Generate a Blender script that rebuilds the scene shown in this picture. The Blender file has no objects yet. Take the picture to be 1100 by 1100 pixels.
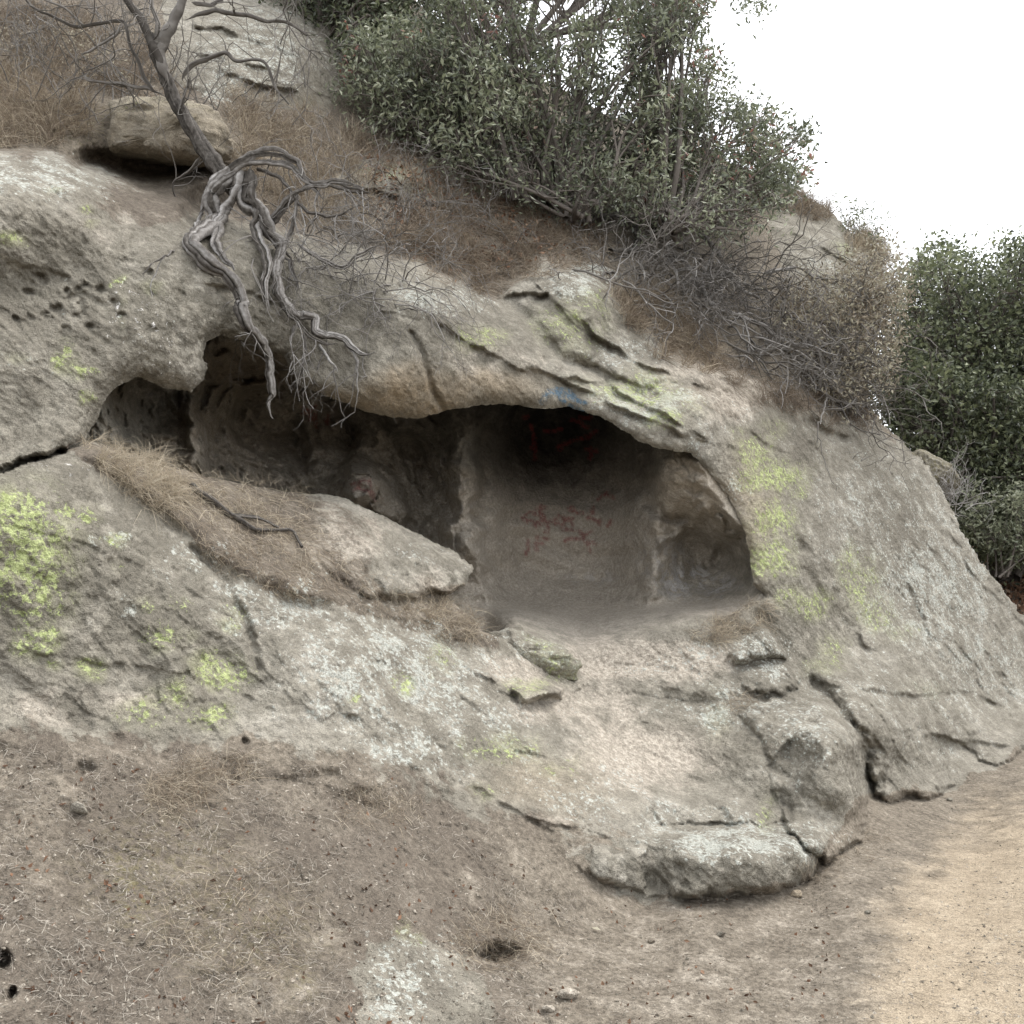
import bpy, math, random
import numpy as np

SEED = 11
rng = np.random.default_rng(SEED)
random.seed(SEED)
scene = bpy.context.scene
COL = scene.collection
F = 1050.0
CAMZ = 1.6
PITCH = math.atan(70 / F)
CP, SP = math.cos(PITCH), math.sin(PITCH)


# ------------------------------------------------------------------ space
def W(u, v, d):
    """photo pixel (1100 grid) + distance in metres -> world point"""
    u = np.asarray(u, float); v = np.asarray(v, float); d = np.asarray(d, float)
    a = (u - 550) / F; b = (550 - v) / F
    return np.stack([d * a, d * (CP - b * SP), CAMZ + d * (SP + b * CP)], -1)


def ground_d(v, z=0.0):
    b = (550 - v) / F
    return (z - CAMZ) / (SP + b * CP)


# ------------------------------------------------------------------ noise
_perm = np.random.default_rng(5).permutation(256)
_perm = np.concatenate([_perm, _perm, _perm])
_gr = np.random.default_rng(6).normal(size=(256, 3)); _gr /= np.linalg.norm(_gr, axis=1)[:, None]


def gnoise(p):
    i = np.floor(p).astype(int); f = p - i
    i &= 255
    w = f * f * f * (f * (f * 6 - 15) + 10)
    out = 0
    for dx in (0, 1):
        wx = w[..., 0] if dx else 1 - w[..., 0]
        for dy in (0, 1):
            wy = w[..., 1] if dy else 1 - w[..., 1]
            for dz in (0, 1):
                wz = w[..., 2] if dz else 1 - w[..., 2]
                h = _perm[_perm[_perm[(i[..., 0] + dx) & 255] + ((i[..., 1] + dy) & 255)] + ((i[..., 2] + dz) & 255)]
                g = _gr[h]
                out = out + wx * wy * wz * (g[..., 0] * (f[..., 0] - dx) + g[..., 1] * (f[..., 1] - dy) + g[..., 2] * (f[..., 2] - dz))
    return out * 1.6


def fbm(p, octv=4, gain=0.5, lac=2.03, ridge=False):
    a, s, t = 1.0, 0.0, 0.0
    for k in range(octv):
        n = gnoise(p + 17.3 * k)
        if ridge: n = 1 - 2 * np.abs(n)
        s = s + a * n; t += a; a *= gain; p = p * lac
    return s / t


def n2(u, v, s, off=0.0, octv=3):
    return fbm(np.stack([u / s, v / s, np.full_like(u, off)], -1), octv)


def facet(p, sc, seed=0, off=.35):
    """broken-rock relief: every Worley cell is its own tilted plane"""
    q = p * sc; c = np.floor(q).astype(int); sh = q.shape[:-1]
    f1 = np.full(sh, 1e9); f2 = np.full(sh, 1e9); v1 = np.zeros(sh); v2 = np.zeros(sh)
    for dx in (-1, 0, 1):
        for dy in (-1, 0, 1):
            for dz in (-1, 0, 1):
                k = c + np.array([dx, dy, dz])
                h = _perm[_perm[_perm[(k[..., 0] + seed) & 255] + (k[..., 1] & 255)] + (k[..., 2] & 255)]
                fp = k + .5 + .42 * _gr[h]
                e = q - fp; d = (e * e).sum(-1)
                g = _gr[(h * 7 + 31) & 255]
                val = (e * g).sum(-1) * .8 + off * (h / 128.0 - 1)
                m = d < f1
                f2 = np.where(m, f1, np.minimum(f2, d)); v2 = np.where(m, v1, np.where(d <= f2, val, v2))
                f1 = np.where(m, d, f1); v1 = np.where(m, val, v1)
    b = sstep(np.sqrt(f2) - np.sqrt(f1), 0, .16) * .5 + .5
    return v1 * b + v2 * (1 - b)


def sstep(x, a, b):
    t = np.clip((x - a) / (b - a), 0, 1)
    return t * t * (3 - 2 * t)


# ------------------------------------------------------------------ 2-D shapes
def seg_dist(u, v, pl, closed=False):
    """distance to polyline and side (>0: right hand of travel, i.e. below when going right)"""
    best = np.full(u.shape, 1e9); side = np.zeros(u.shape)
    n = len(pl)
    for i in range(n if closed else n - 1):
        ax, ay = pl[i]; bx, by = pl[(i + 1) % n]
        dx, dy = bx - ax, by - ay
        L = dx * dx + dy * dy + 1e-9
        t = np.clip(((u - ax) * dx + (v - ay) * dy) / L, 0, 1)
        ex = u - ax - t * dx; ey = v - ay - t * dy
        dd = np.hypot(ex, ey)
        m = dd < best
        best = np.where(m, dd, best)
        side = np.where(m, np.sign(dx * (v - ay) - dy * (u - ax)), side)
    return best, side


def inside(u, v, pl):
    c = np.zeros(u.shape, bool); n = len(pl); j = n - 1
    for i in range(n):
        xi, yi = pl[i]; xj, yj = pl[j]
        if yi != yj:
            c ^= ((yi > v) != (yj > v)) & (u < (xj - xi) * (v - yi) / (yj - yi) + xi)
        j = i
    return c


def sdf(u, v, pl):
    d, _ = seg_dist(u, v, pl, True)
    return np.where(inside(u, v, pl), -d, d)


class TPS:
    def __init__(s, pts, smooth=0.0):
        a = np.array(pts, float); s.x = a[:, :2] / 300.0; y = a[:, 2]; n = len(a)
        r = np.linalg.norm(s.x[:, None] - s.x[None], axis=2)
        A = np.zeros((n + 3, n + 3)); A[:n, :n] = s.k(r) + np.eye(n) * smooth
        A[:n, n] = 1; A[:n, n + 1:] = s.x; A[n, :n] = 1; A[n + 1:, :n] = s.x.T
        s.w = np.linalg.solve(A, np.concatenate([y, [0, 0, 0]]))

    def k(s, r):
        return r * r * np.log(r + 1e-9)

    def __call__(s, u, v):
        sh = u.shape; q = np.stack([u.ravel(), v.ravel()], -1) / 300.0
        out = np.empty(len(q)); n = len(s.x)
        for i in range(0, len(q), 40000):
            c = q[i:i + 40000]
            r = np.sqrt(((c[:, None] - s.x[None]) ** 2).sum(2))
            out[i:i + 40000] = s.k(r) @ s.w[:n] + s.w[n] + c @ s.w[n + 1:]
        return out.reshape(sh)


# ------------------------------------------------------------------ mesh helpers
def mesh_np(name, verts, faces, mats=None, attrs=None, normals=None, smooth=True, parent=None, fattr=None):
    """faces: list of int arrays (N,3)/(N,4)"""
    me = bpy.data.meshes.new(name)
    faces = [np.asarray(f, np.int32) for f in faces if len(f)]
    tot = np.concatenate([np.full(len(f), f.shape[1], np.int32) for f in faces])
    idx = np.concatenate([f.ravel() for f in faces])
    me.vertices.add(len(verts)); me.vertices.foreach_set('co', np.asarray(verts, np.float32).ravel())
    me.loops.add(len(idx)); me.loops.foreach_set('vertex_index', idx)
    me.polygons.add(len(tot))
    me.polygons.foreach_set('loop_start', np.concatenate([[0], np.cumsum(tot)[:-1]]).astype(np.int32))
    me.polygons.foreach_set('loop_total', tot)
    me.update(calc_edges=True)
    me.polygons.foreach_set('use_smooth', np.full(len(tot), smooth, bool))
    for k, a in (attrs or {}).items():
        at = me.attributes.new(k, 'FLOAT', 'POINT'); at.data.foreach_set('value', np.asarray(a, np.float32))
    if normals is not None:
        me.normals_split_custom_set_from_vertices([tuple(x) for x in normals.tolist()])
    for m in (mats if isinstance(mats, (list, tuple)) else [mats]):
        if m: me.materials.append(m)
    o = bpy.data.objects.new(name, me); COL.objects.link(o)
    if parent: o.parent = parent
    return o


def tag(o, label, cat, group=None):
    o['label'] = label; o['category'] = cat
    if group: o['group'] = group
    return o


def kind(o, k, label=None, cat=None):
    o['kind'] = k
    if label: o['label'] = label
    if cat: o['category'] = cat
    return o


def empty(name, loc, label, cat, group=None):
    o = bpy.data.objects.new(name, None); COL.objects.link(o); o.location = [float(x) for x in loc]
    o.empty_display_size = 0.1
    return tag(o, label, cat, group)


def attach(o, root):
    """parent with the mesh kept in place"""
    o.parent = root
    me = o.data
    n = len(me.vertices); a = np.empty(n * 3, np.float32); me.vertices.foreach_get('co', a)
    a = a.reshape(-1, 3) - np.array(root.location, np.float32)
    me.vertices.foreach_set('co', a.ravel()); me.update()
    return o


# ------------------------------------------------------------------ materials
class NT:
    def __init__(s, name):
        s.m = bpy.data.materials.new(name); s.m.use_nodes = True
        s.t = s.m.node_tree; s.t.nodes.clear()
        s.out = s.t.nodes.new('ShaderNodeOutputMaterial')
        s.b = s.t.nodes.new('ShaderNodeBsdfPrincipled'); s.t.links.new(s.b.outputs[0], s.out.inputs[0])
        s.tc = s.t.nodes.new('ShaderNodeTexCoord')

    def set(s, inp, v):
        if hasattr(v, 'is_output') or isinstance(v, bpy.types.NodeSocket): s.t.links.new(v, inp)
        else: inp.default_value = v

    def geo(s):
        g = s.t.nodes.new('ShaderNodeNewGeometry'); return g.outputs['Position']

    def mapping(s, vec, scale=(1, 1, 1), rot=(0, 0, 0)):
        n = s.t.nodes.new('ShaderNodeMapping'); s.set(n.inputs['Vector'], vec)
        n.inputs['Scale'].default_value = scale; n.inputs['Rotation'].default_value = rot
        return n.outputs[0]

    def noise(s, vec, scale, detail=5, rough=0.55, dist=0.0):
        n = s.t.nodes.new('ShaderNodeTexNoise'); s.set(n.inputs['Vector'], vec)
        n.inputs['Scale'].default_value = scale; n.inputs['Detail'].default_value = detail
        n.inputs['Roughness'].default_value = rough; n.inputs['Distortion'].default_value = dist
        return n.outputs['Fac']

    def voro(s, vec, scale, feat='F1', rand=1.0):
        n = s.t.nodes.new('ShaderNodeTexVoronoi'); n.feature = feat; s.set(n.inputs['Vector'], vec)
        n.inputs['Scale'].default_value = scale; n.inputs['Randomness'].default_value = rand
        return n.outputs[0]

    def math(s, op, a, b=0.0, c=None, clamp=False):
        n = s.t.nodes.new('ShaderNodeMath'); n.operation = op; n.use_clamp = clamp
        s.set(n.inputs[0], a); s.set(n.inputs[1], b)
        if c is not None: s.set(n.inputs[2], c)
        return n.outputs[0]

    def rng(s, x, a, b, c=0.0, d=1.0):
        n = s.t.nodes.new('ShaderNodeMapRange'); n.interpolation_type = 'SMOOTHSTEP'
        s.set(n.inputs[0], x); s.set(n.inputs[1], a); s.set(n.inputs[2], b); s.set(n.inputs[3], c); s.set(n.inputs[4], d)
        return n.outputs[0]

    def mix(s, f, a, b, mode='MIX'):
        n = s.t.nodes.new('ShaderNodeMix'); n.data_type = 'RGBA'; n.blend_type = mode
        s.set(n.inputs[0], f)
        s.set(n.inputs[6], a if not isinstance(a, tuple) else (*a, 1)); s.set(n.inputs[7], b if not isinstance(b, tuple) else (*b, 1))
        return n.outputs[2]

    def ramp(s, f, stops):
        n = s.t.nodes.new('ShaderNodeValToRGB'); s.set(n.inputs[0], f)
        el = n.color_ramp.elements
        while len(el) > 1: el.remove(el[-1])
        el[0].position = stops[0][0]; el[0].color = (*stops[0][1], 1)
        for p, c in stops[1:]:
            e = el.new(p); e.color = (*c, 1)
        return n.outputs[0]

    def attr(s, name):
        n = s.t.nodes.new('ShaderNodeAttribute'); n.attribute_name = name; return n.outputs['Fac']

    def bump(s, h, strength=0.5, dist=0.02, nrm=None):
        n = s.t.nodes.new('ShaderNodeBump'); s.set(n.inputs['Height'], h)
        n.inputs['Strength'].default_value = strength; n.inputs['Distance'].default_value = dist
        if nrm is not None: s.set(n.inputs['Normal'], nrm)
        return n.outputs[0]


def terrain_mat(name, rock=True):
    s = NT(name); P = s.geo()
    big = s.attr('big')
    mid = s.noise(P, 5.5, 5, 0.64, 0.3)
    n9 = s.noise(P, 10, 4, 0.68)
    fine = s.noise(P, 38, 4, 0.65)
    grit = s.noise(P, 170, 2, 0.6)
    y1 = s.noise(P, 30, 4, 0.75, 0.6)
    l1 = s.noise(P, 52, 4, 0.75, 0.5)
    bed = s.noise(s.mapping(P, (2.5, 3.0, 16.0), (0.35, 0.75, 0)), 1.6, 5, 0.65, 0.3)
    base = s.ramp(s.math('ADD', s.math('MULTIPLY', mid, 0.6), s.math('MULTIPLY', big, 0.4)),
                  [(0.32, (0.139, 0.125, 0.101)), (0.44, (0.203, 0.186, 0.152)), (0.54, (0.262, 0.242, 0.201)), (0.68, (0.352, 0.329, 0.282))])
    base = s.mix(s.rng(bed, 0.42, 0.62, 0.0, 0.4), base, (0.150, 0.135, 0.112))
    base = s.mix(s.rng(n9, 0.52, 0.66, 0.0, 0.45), base, (0.110, 0.099, 0.081))
    base = s.mix(s.math('MULTIPLY', s.attr('algae'), s.rng(n9, 0.36, 0.60)), base, (0.126, 0.115, 0.093))
    base = s.mix(s.math('MULTIPLY', s.attr('warm'), s.rng(mid, 0.35, 0.6, 0.5, 1.0)), base, (0.290, 0.225, 0.150))
    soil = s.ramp(s.math('ADD', s.math('MULTIPLY', fine, 0.5), s.math('MULTIPLY', mid, 0.5)),
                  [(0.33, (0.092, 0.077, 0.060)), (0.46, (0.150, 0.128, 0.101)), (0.58, (0.203, 0.175, 0.139)), (0.72, (0.285, 0.250, 0.204))])
    sdark = s.math('MULTIPLY', s.rng(s.attr('calm'), 0, .6, 1, 0), s.rng(s.math('ADD', s.math('MULTIPLY', big, .6), s.math('MULTIPLY', mid, .4)),   .40, .60, 0.7, 0.0))
    soil = s.mix(sdark, soil, (0.108, 0.090, 0.073))
    sm = s.rng(s.math('ADD', s.attr('soil'), s.math('MULTIPLY', s.math('SUBTRACT', n9, 0.5), 1.5)), 0.38, 0.62)
    base = s.mix(sm, base, soil)
    dm = s.rng(s.math('ADD', s.attr('dust'), s.math('MULTIPLY', s.math('SUBTRACT', mid, 0.5), 1.6)), 0.2, 0.85)
    dustc = s.mix(s.rng(fine, 0.35, 0.65), (0.285, 0.250, 0.205), (0.385, 0.345, 0.290))
    base = s.mix(dm, base, dustc)
    base = s.mix(s.math('MULTIPLY', s.attr('pale'), s.rng(mid, 0.30, 0.60, 0.55, 0.95)), base, (0.465, 0.415, 0.350))  # lightened cave floor and walls: missing light put into the colour
    sd = s.rng(s.math('ADD', s.attr('sand'), s.math('MULTIPLY', s.math('SUBTRACT', mid, 0.5), 0.9)), 0.2, 0.9)
    sandc = s.ramp(s.math('ADD', s.math('MULTIPLY', mid, 0.6), s.math('MULTIPLY', grit, 0.4)),
                   [(0.34, (0.22, 0.178, 0.128)), (0.5, (0.295, 0.242, 0.176)), (0.66, (0.37, 0.31, 0.232))])
    base = s.mix(sd, base, sandc)
    base = s.mix(s.math('MULTIPLY', s.attr('moss'), s.rng(y1, 0.44, 0.60, 0, .85)), base, (0.140, 0.122, 0.062))
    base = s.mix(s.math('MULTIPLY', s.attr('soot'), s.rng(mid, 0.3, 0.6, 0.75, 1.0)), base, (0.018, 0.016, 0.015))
    wl = s.attr('wl')
    v1 = s.voro(P, 34)
    lm = s.math('ADD', s.math('MULTIPLY', l1, 0.75), s.math('MULTIPLY', mid, 0.75))
    lm = s.math('SUBTRACT', lm, s.math('MULTIPLY', v1, 0.26))
    lm = s.math('ADD', lm, s.math('MULTIPLY', wl, 0.36))
    wm = s.math('MULTIPLY', s.rng(lm, 0.89, 1.0), s.rng(wl, 0.02, 0.12))
    wcol = s.mix(s.rng(l1, 0.4, 0.65), (0.30, 0.305, 0.268), (0.43, 0.44, 0.40))
    base = s.mix(s.math('MULTIPLY', wm, 0.85), base, wcol)
    base = s.mix(s.math('MULTIPLY', s.rng(s.attr('yl'), 0.0, 0.8), s.rng(mid, 0.42, 0.60, 0.05, 0.45)), base, (0.235, 0.240, 0.130))
    yl = s.attr('yl')
    ym = s.math('ADD', s.math('ADD', s.math('MULTIPLY', y1, 1.15), s.math('MULTIPLY', n9, 0.5)), s.math('MULTIPLY', yl, 0.36))
    ym = s.math('MULTIPLY', s.rng(ym, 1.075, 1.22), s.rng(yl, 0.03, 0.2))
    ycol = s.mix(s.rng(fine, 0.35, 0.65), (0.265, 0.300, 0.125), (0.375, 0.420, 0.195))
    base = s.mix(s.math('MULTIPLY', ym, 0.85), base, ycol)
    base = s.mix(s.math('MULTIPLY', s.attr('guano'), s.rng(y1, 0.62, 0.65)), base, (0.72, 0.70, 0.68))
    base = s.mix(s.math('MULTIPLY', s.attr('red'), s.rng(y1, 0.34, 0.56, 0.0, 0.6)), base, (0.22, 0.035, 0.038))
    base = s.mix(s.math('MULTIPLY', s.attr('blue'), s.rng(y1, 0.38, 0.60, 0.0, 0.7)), base, (0.05, 0.13, 0.21))
    base = s.mix(s.math('MULTIPLY', s.attr('ash'), s.rng(n9, 0.45, 0.55)), base, (0.40, 0.38, 0.36))
    g = s.math('MULTIPLY', s.rng(grit, 0.36, 0.64, 0.80, 1.18), s.rng(fine, 0.38, 0.62, 0.90, 1.09))
    gc = s.t.nodes.new('ShaderNodeCombineColor'); [s.t.links.new(g, gc.inputs[i]) for i in range(3)]
    base = s.mix(1.0, base, gc.outputs[0], 'MULTIPLY')
    s.set(s.b.inputs['Base Color'], base)
    s.b.inputs['Roughness'].default_value = 0.95
    s.b.inputs['Specular IOR Level'].default_value = 0.15
    h = s.math('ADD', s.math('MULTIPLY', fine, 1.0), s.math('MULTIPLY', grit, 0.25))
    h = s.math('ADD', h, s.math('MULTIPLY', n9, 0.9))
    if rock: h = s.math('ADD', h, s.math('MULTIPLY', bed, 0.5))
    crv = s.math('ABSOLUTE', s.math('SUBTRACT', n9, 0.5))
    h = s.math('ADD', h, s.rng(crv, 0.0, 0.025, -0.35 if rock else -.1, 0.0))
    s.set(s.b.inputs['Normal'], s.bump(h, 0.62, 0.036))
    return s.m


def attr_mat(name, stops, rough=0.8, spec=0.3, transl=0.0, bump=None, noise=None):
    s = NT(name); P = s.geo()
    f = s.attr('tone')
    if noise:
        f = s.math('ADD', f, s.math('MULTIPLY', s.math('SUBTRACT', s.noise(P, noise, 4, 0.6), 0.5), 0.7))
    c = s.ramp(f, stops)
    s.set(s.b.inputs['Base Color'], c)
    s.b.inputs['Roughness'].default_value = rough
    s.b.inputs['Specular IOR Level'].default_value = spec
    if bump:
        s.set(s.b.inputs['Normal'], s.bump(s.noise(s.mapping(P, (1, 1, 0.25)), bump, 5, 0.6), 0.9, 0.01))
    if transl:
        t = s.t.nodes.new('ShaderNodeBsdfTranslucent'); s.set(t.inputs[0], c)
        m = s.t.nodes.new('ShaderNodeMixShader'); m.inputs[0].default_value = transl
        s.t.links.new(s.b.outputs[0], m.inputs[1]); s.t.links.new(t.outputs[0], m.inputs[2]); s.t.links.new(m.outputs[0], s.out.inputs[0])
    return s.m


M_ROCK = terrain_mat('weathered_sandstone', True)
M_SOIL = terrain_mat('dry_soil', False)
M_WOOD = attr_mat('weathered_dead_wood', [(0.0, (0.028, 0.024, 0.020)), (0.35, (0.100, 0.090, 0.080)), (0.7, (0.225, 0.212, 0.200)), (1.0, (0.38, 0.365, 0.35))], 0.85, 0.2, bump=55, noise=45)
M_TWIG = attr_mat('grey_twig_bark', [(0.0, (0.045, 0.039, 0.033)), (0.5, (0.150, 0.138, 0.125)), (1.0, (0.36, 0.345, 0.33))], 0.85, 0.2)
M_BARK = attr_mat('brown_bark', [(0.0, (0.045, 0.038, 0.032)), (1.0, (0.20, 0.175, 0.155))], 0.9, 0.15)
M_STRAW = attr_mat('dry_grass', [(0.0, (0.105, 0.080, 0.060)), (0.35, (0.195, 0.155, 0.117)), (0.7, (0.33, 0.275, 0.20)), (1.0, (0.48, 0.425, 0.33))], 0.8, 0.2, 0.15)
M_LITTER = attr_mat('grey_straw_litter', [(0.0, (0.09, 0.074, 0.058)), (0.5, (0.205, 0.178, 0.148)), (0.85, (0.33, 0.295, 0.25)), (1.0, (0.46, 0.425, 0.36))], 0.85, 0.2)
M_LEAF = attr_mat('evergreen_leaf', [(0.0, (0.060, 0.066, 0.046)), (0.3, (0.125, 0.140, 0.090)), (0.7, (0.215, 0.235, 0.150)), (0.93, (0.34, 0.355, 0.25)), (1.0, (0.30, 0.15, 0.12))], 0.4, 0.6, 0.35)
M_OAK = attr_mat('oak_leaf', [(0.0, (0.042, 0.050, 0.030)), (0.5, (0.108, 0.125, 0.070)), (1.0, (0.230, 0.250, 0.140))], 0.45, 0.5, 0.35)
M_DRYLEAF = attr_mat('withered_leaf', [(0.0, (0.13, 0.105, 0.075)), (0.5, (0.29, 0.25, 0.19)), (1.0, (0.40, 0.38, 0.29))], 0.8, 0.2, 0.2)
M_REDLEAF = attr_mat('fallen_leaf', [(0.0, (0.07, 0.04, 0.025)), (0.5, (0.19, 0.105, 0.065)), (1.0, (0.33, 0.24, 0.17))], 0.85, 0.2, 0.1)

# ------------------------------------------------------------------ traced layout of the hillside
OPEN = [(66, 486), (92, 470), (103, 452), (116, 424), (132, 411), (150, 405), (178, 417), (205, 421), (217, 410), (223, 397), (218, 384), (222, 367), (238, 360),
        (262, 366), (284, 374), (305, 383), (314, 398), (318, 412), (338, 420), (364, 430), (396, 443), (424, 449), (452, 449), (480, 441), (508, 436), (540, 434), (575, 438),
        (612, 438), (640, 446), (664, 458), (686, 474), (712, 483), (742, 487), (762, 506), (782, 532), (797, 562), (806, 596), (809, 628), (822, 640),
        (800, 652), (762, 672), (722, 690), (670, 700), (620, 712), (560, 694), (520, 678), (496, 655), (480, 640), (474, 641), (486, 636), (500, 629), (508, 610), (491, 594), (462, 580), (430, 564), (398, 548), (372, 536), (345, 531), (322, 530), (280, 524), (232, 514),
        (180, 500), (135, 484), (100, 474)]
LAND = [(-260, -260), (300, -260), (370, -60), (470, 20), (560, 75), (650, 120), (740, 155), (800, 180), (850, 203), (885, 222), (912, 246), (936, 266), (952, 300),
        (944, 350), (932, 400), (930, 430), (946, 456), (972, 478), (990, 496), (1010, 522), (1024, 552), (1044, 590), (1066, 620), (1088, 648), (1110, 676), (1180, 735), (1270, 770), (1360, 782), (1360, 1360), (-260, 1360)]
HILL = [(-260, -260), (-260, 175), (0, 164), (60, 170), (110, 184), (150, 204), (205, 226), (262, 240), (330, 258), (400, 273), (450, 288), (500, 312), (535, 322), (560, 300), (585, 283), (612, 286),
        (650, 312), (690, 352), (722, 388), (756, 402), (800, 402), (850, 425), (900, 455), (925, 452), (960, 470), (1400, 300), (1400, -260)]
CRAG = [(178, -10), (160, -260), (300, -260), (345, -60), (352, 20), (362, 60), (364, 100), (352, 128), (318, 122), (280, 112), (245, 100), (205, 96), (182, 84), (176, 40)]
MOUND = [(66, 488), (88, 470), (140, 480), (232, 508), (330, 530), (420, 560), (500, 620), (540, 680), (530, 704), (485, 694), (430, 674), (380, 657), (310, 642), (262, 622), (216, 594), (196, 572), (160, 542), (112, 507)]
DIRT = [(-260, 800), (0, 792), (60, 782), (120, 794), (190, 803), (232, 796), (264, 792), (300, 800), (345, 806), (400, 812), (440, 846), (500, 878), (560, 884), (610, 905), (640, 945), (690, 966), (770, 962), (860, 946), (884, 918), (905, 880), (932, 854),
        (1000, 848), (1060, 830), (1100, 806), (1360, 770), (1360, 1400), (-260, 1400)]
BURIED = [(372, 1040), (392, 1018), (430, 1008), (470, 1012), (505, 1030), (520, 1062), (530, 1110), (560, 1180), (360, 1190), (375, 1110), (388, 1080)]
NOSE = [(318, 545), (330, 526), (372, 530), (398, 542), (430, 558), (462, 574), (494, 588), (516, 610), (506, 632), (478, 642), (466, 636), (452, 644), (425, 650), (395, 642), (360, 618), (335, 590)]
THRESH = [(778, 698), (790, 684), (812, 677), (832, 683), (846, 702), (857, 726), (848, 740), (812, 743), (794, 732), (780, 716)]
RIDGE = [(828, 232), (846, 208), (885, 218), (912, 242), (940, 262), (958, 300), (952, 345), (900, 340), (856, 318), (836, 285), (824, 255)]
SLABG = [(366, 182), (392, 166), (430, 163), (470, 180), (500, 204), (512, 222), (480, 228), (440, 220), (402, 208), (372, 198)]
PATH = [(1400, 820), (1100, 875), (1060, 888), (1010, 918), (985, 950), (960, 985), (955, 1050), (940, 1110), (900, 1360), (1400, 1400)]

CTL = []
def C(*a): CTL.extend(a)
for uu, vv in [(700, 1100), (900, 1100), (1100, 1100), (1300, 1100), (700, 1330), (1000, 1330), (1300, 1330), (750, 1000), (900, 960), (1100, 960), (1300, 960),
               (950, 900), (1100, 880), (1300, 880), (1000, 858), (640, 1040), (860, 1200), (690, 975), (800, 968)]:
    C((uu, vv, ground_d(vv)))
C((-220, 1320, 2.0), (100, 1320, 2.25), (400, 1320, 2.45), (-220, 1100, 2.5), (0, 1100, 2.75), (250, 1100, 3.05), (500, 1100, 3.38), (-220, 950, 2.95), (0, 950, 3.25), (250, 950, 3.65), (500, 980, 4.15),
  (-220, 800, 3.45), (0, 800, 3.85), (250, 800, 4.4), (400, 810, 4.75), (400, 950, 3.95), (620, 985, 4.5),
  (-220, 500, 3.9), (0, 500, 4.5), (0, 650, 4.15), (-220, 650, 3.7), (120, 700, 4.35), (250, 700, 4.75), (90, 500, 4.85), (160, 560, 4.95), (260, 640, 5.0), (400, 700, 5.3),
  (330, 600, 5.7), (200, 500, 5.6), (130, 478, 5.3), (300, 535, 6.1), (420, 600, 6.3), (470, 660, 6.2), (500, 850, 4.95), (500, 760, 5.45), (560, 720, 6.2), (600, 790, 5.75), (560, 880, 4.9), (620, 720, 6.75),
  (620, 880, 5.1), (700, 715, 7.0), (700, 760, 6.55), (700, 830, 5.95), (700, 862, 5.5), (700, 885, 5.35), (700, 905, 5.0), (700, 945, 4.9), (730, 850, 5.9), (730, 864, 5.62), (730, 884, 5.58), (735, 903, 5.1), (735, 950, 4.92), (780, 850, 5.95), (780, 864, 5.68), (780, 884, 5.64), (785, 902, 5.15), (785, 955, 4.95), (830, 884, 5.75), (835, 902, 5.28), (835, 950, 5.05), (872, 890, 5.78), (872, 905, 5.45), (868, 940, 5.3), (800, 720, 7.0), (820, 790, 6.35),
  (815, 835, 5.95), (855, 860, 6.0), (860, 820, 6.2), (880, 772, 6.5), (900, 792, 6.2), (912, 850, 6.1), (896, 890, 5.95), (880, 735, 7.2), (960, 790, 7.3), (945, 838, 7.05), (1000, 800, 7.9), (1020, 845, 7.6))
C((60, 480, 4.85), (0, 485, 4.75), (-220, 300, 4.1), (0, 400, 4.9), (0, 300, 5.1), (0, 180, 5.5), (-220, 170, 4.7), (100, 300, 5.4), (100, 200, 5.85), (110, 420, 5.2), (200, 400, 5.7), (200, 300, 5.8), (200, 235, 6.2),
  (300, 260, 6.6), (300, 330, 6.3), (300, 375, 6.2), (400, 280, 7.0), (380, 350, 6.5), (400, 430, 6.4), (500, 425, 6.8), (460, 360, 6.6), (480, 310, 7.2), (560, 400, 7.15), (600, 430, 7.3), (650, 440, 7.35), (640, 390, 7.75),
  (560, 320, 7.9), (600, 290, 8.3), (640, 320, 8.1), (700, 400, 7.9), (700, 450, 7.45), (740, 478, 7.35), (790, 540, 7.5), (815, 600, 7.5), (825, 650, 7.35), (760, 430, 7.9), (830, 500, 8.2), (880, 600, 8.1), (900, 700, 7.8),
  (850, 440, 9.0), (920, 460, 9.9), (960, 500, 10.0), (1000, 560, 10.0), (960, 620, 9.0), (1040, 640, 9.9), (1000, 720, 8.6), (1100, 700, 10.4), (1090, 770, 9.4), (1200, 770, 10.0), (1340, 800, 9.6))
C((0, 150, 6.3), (0, 80, 7.6), (0, 0, 8.8), (-220, 60, 6.8), (-220, -200, 9.5), (0, -220, 11.0), (300, -220, 13.0), (150, 190, 6.5), (150, 100, 7.6), (250, 180, 7.2), (200, 60, 8.5), (280, 60, 8.8), (350, 60, 9.6), (250, -40, 10.2),
  (330, 160, 8.3), (400, 240, 7.8), (420, 120, 9.8), (480, 230, 8.7), (520, 290, 8.3), (560, 210, 9.6), (600, 250, 9.2), (470, 30, 12.0), (600, 110, 12.4), (700, 180, 12.0), (700, 300, 9.2), (760, 360, 9.1), (800, 200, 12.4), (850, 215, 12.8),
  (850, 300, 11.0), (850, 380, 9.8), (920, 280, 12.3), (920, 360, 11.2), (945, 300, 12.3))
TF = TPS(CTL, 0.0004)

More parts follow.
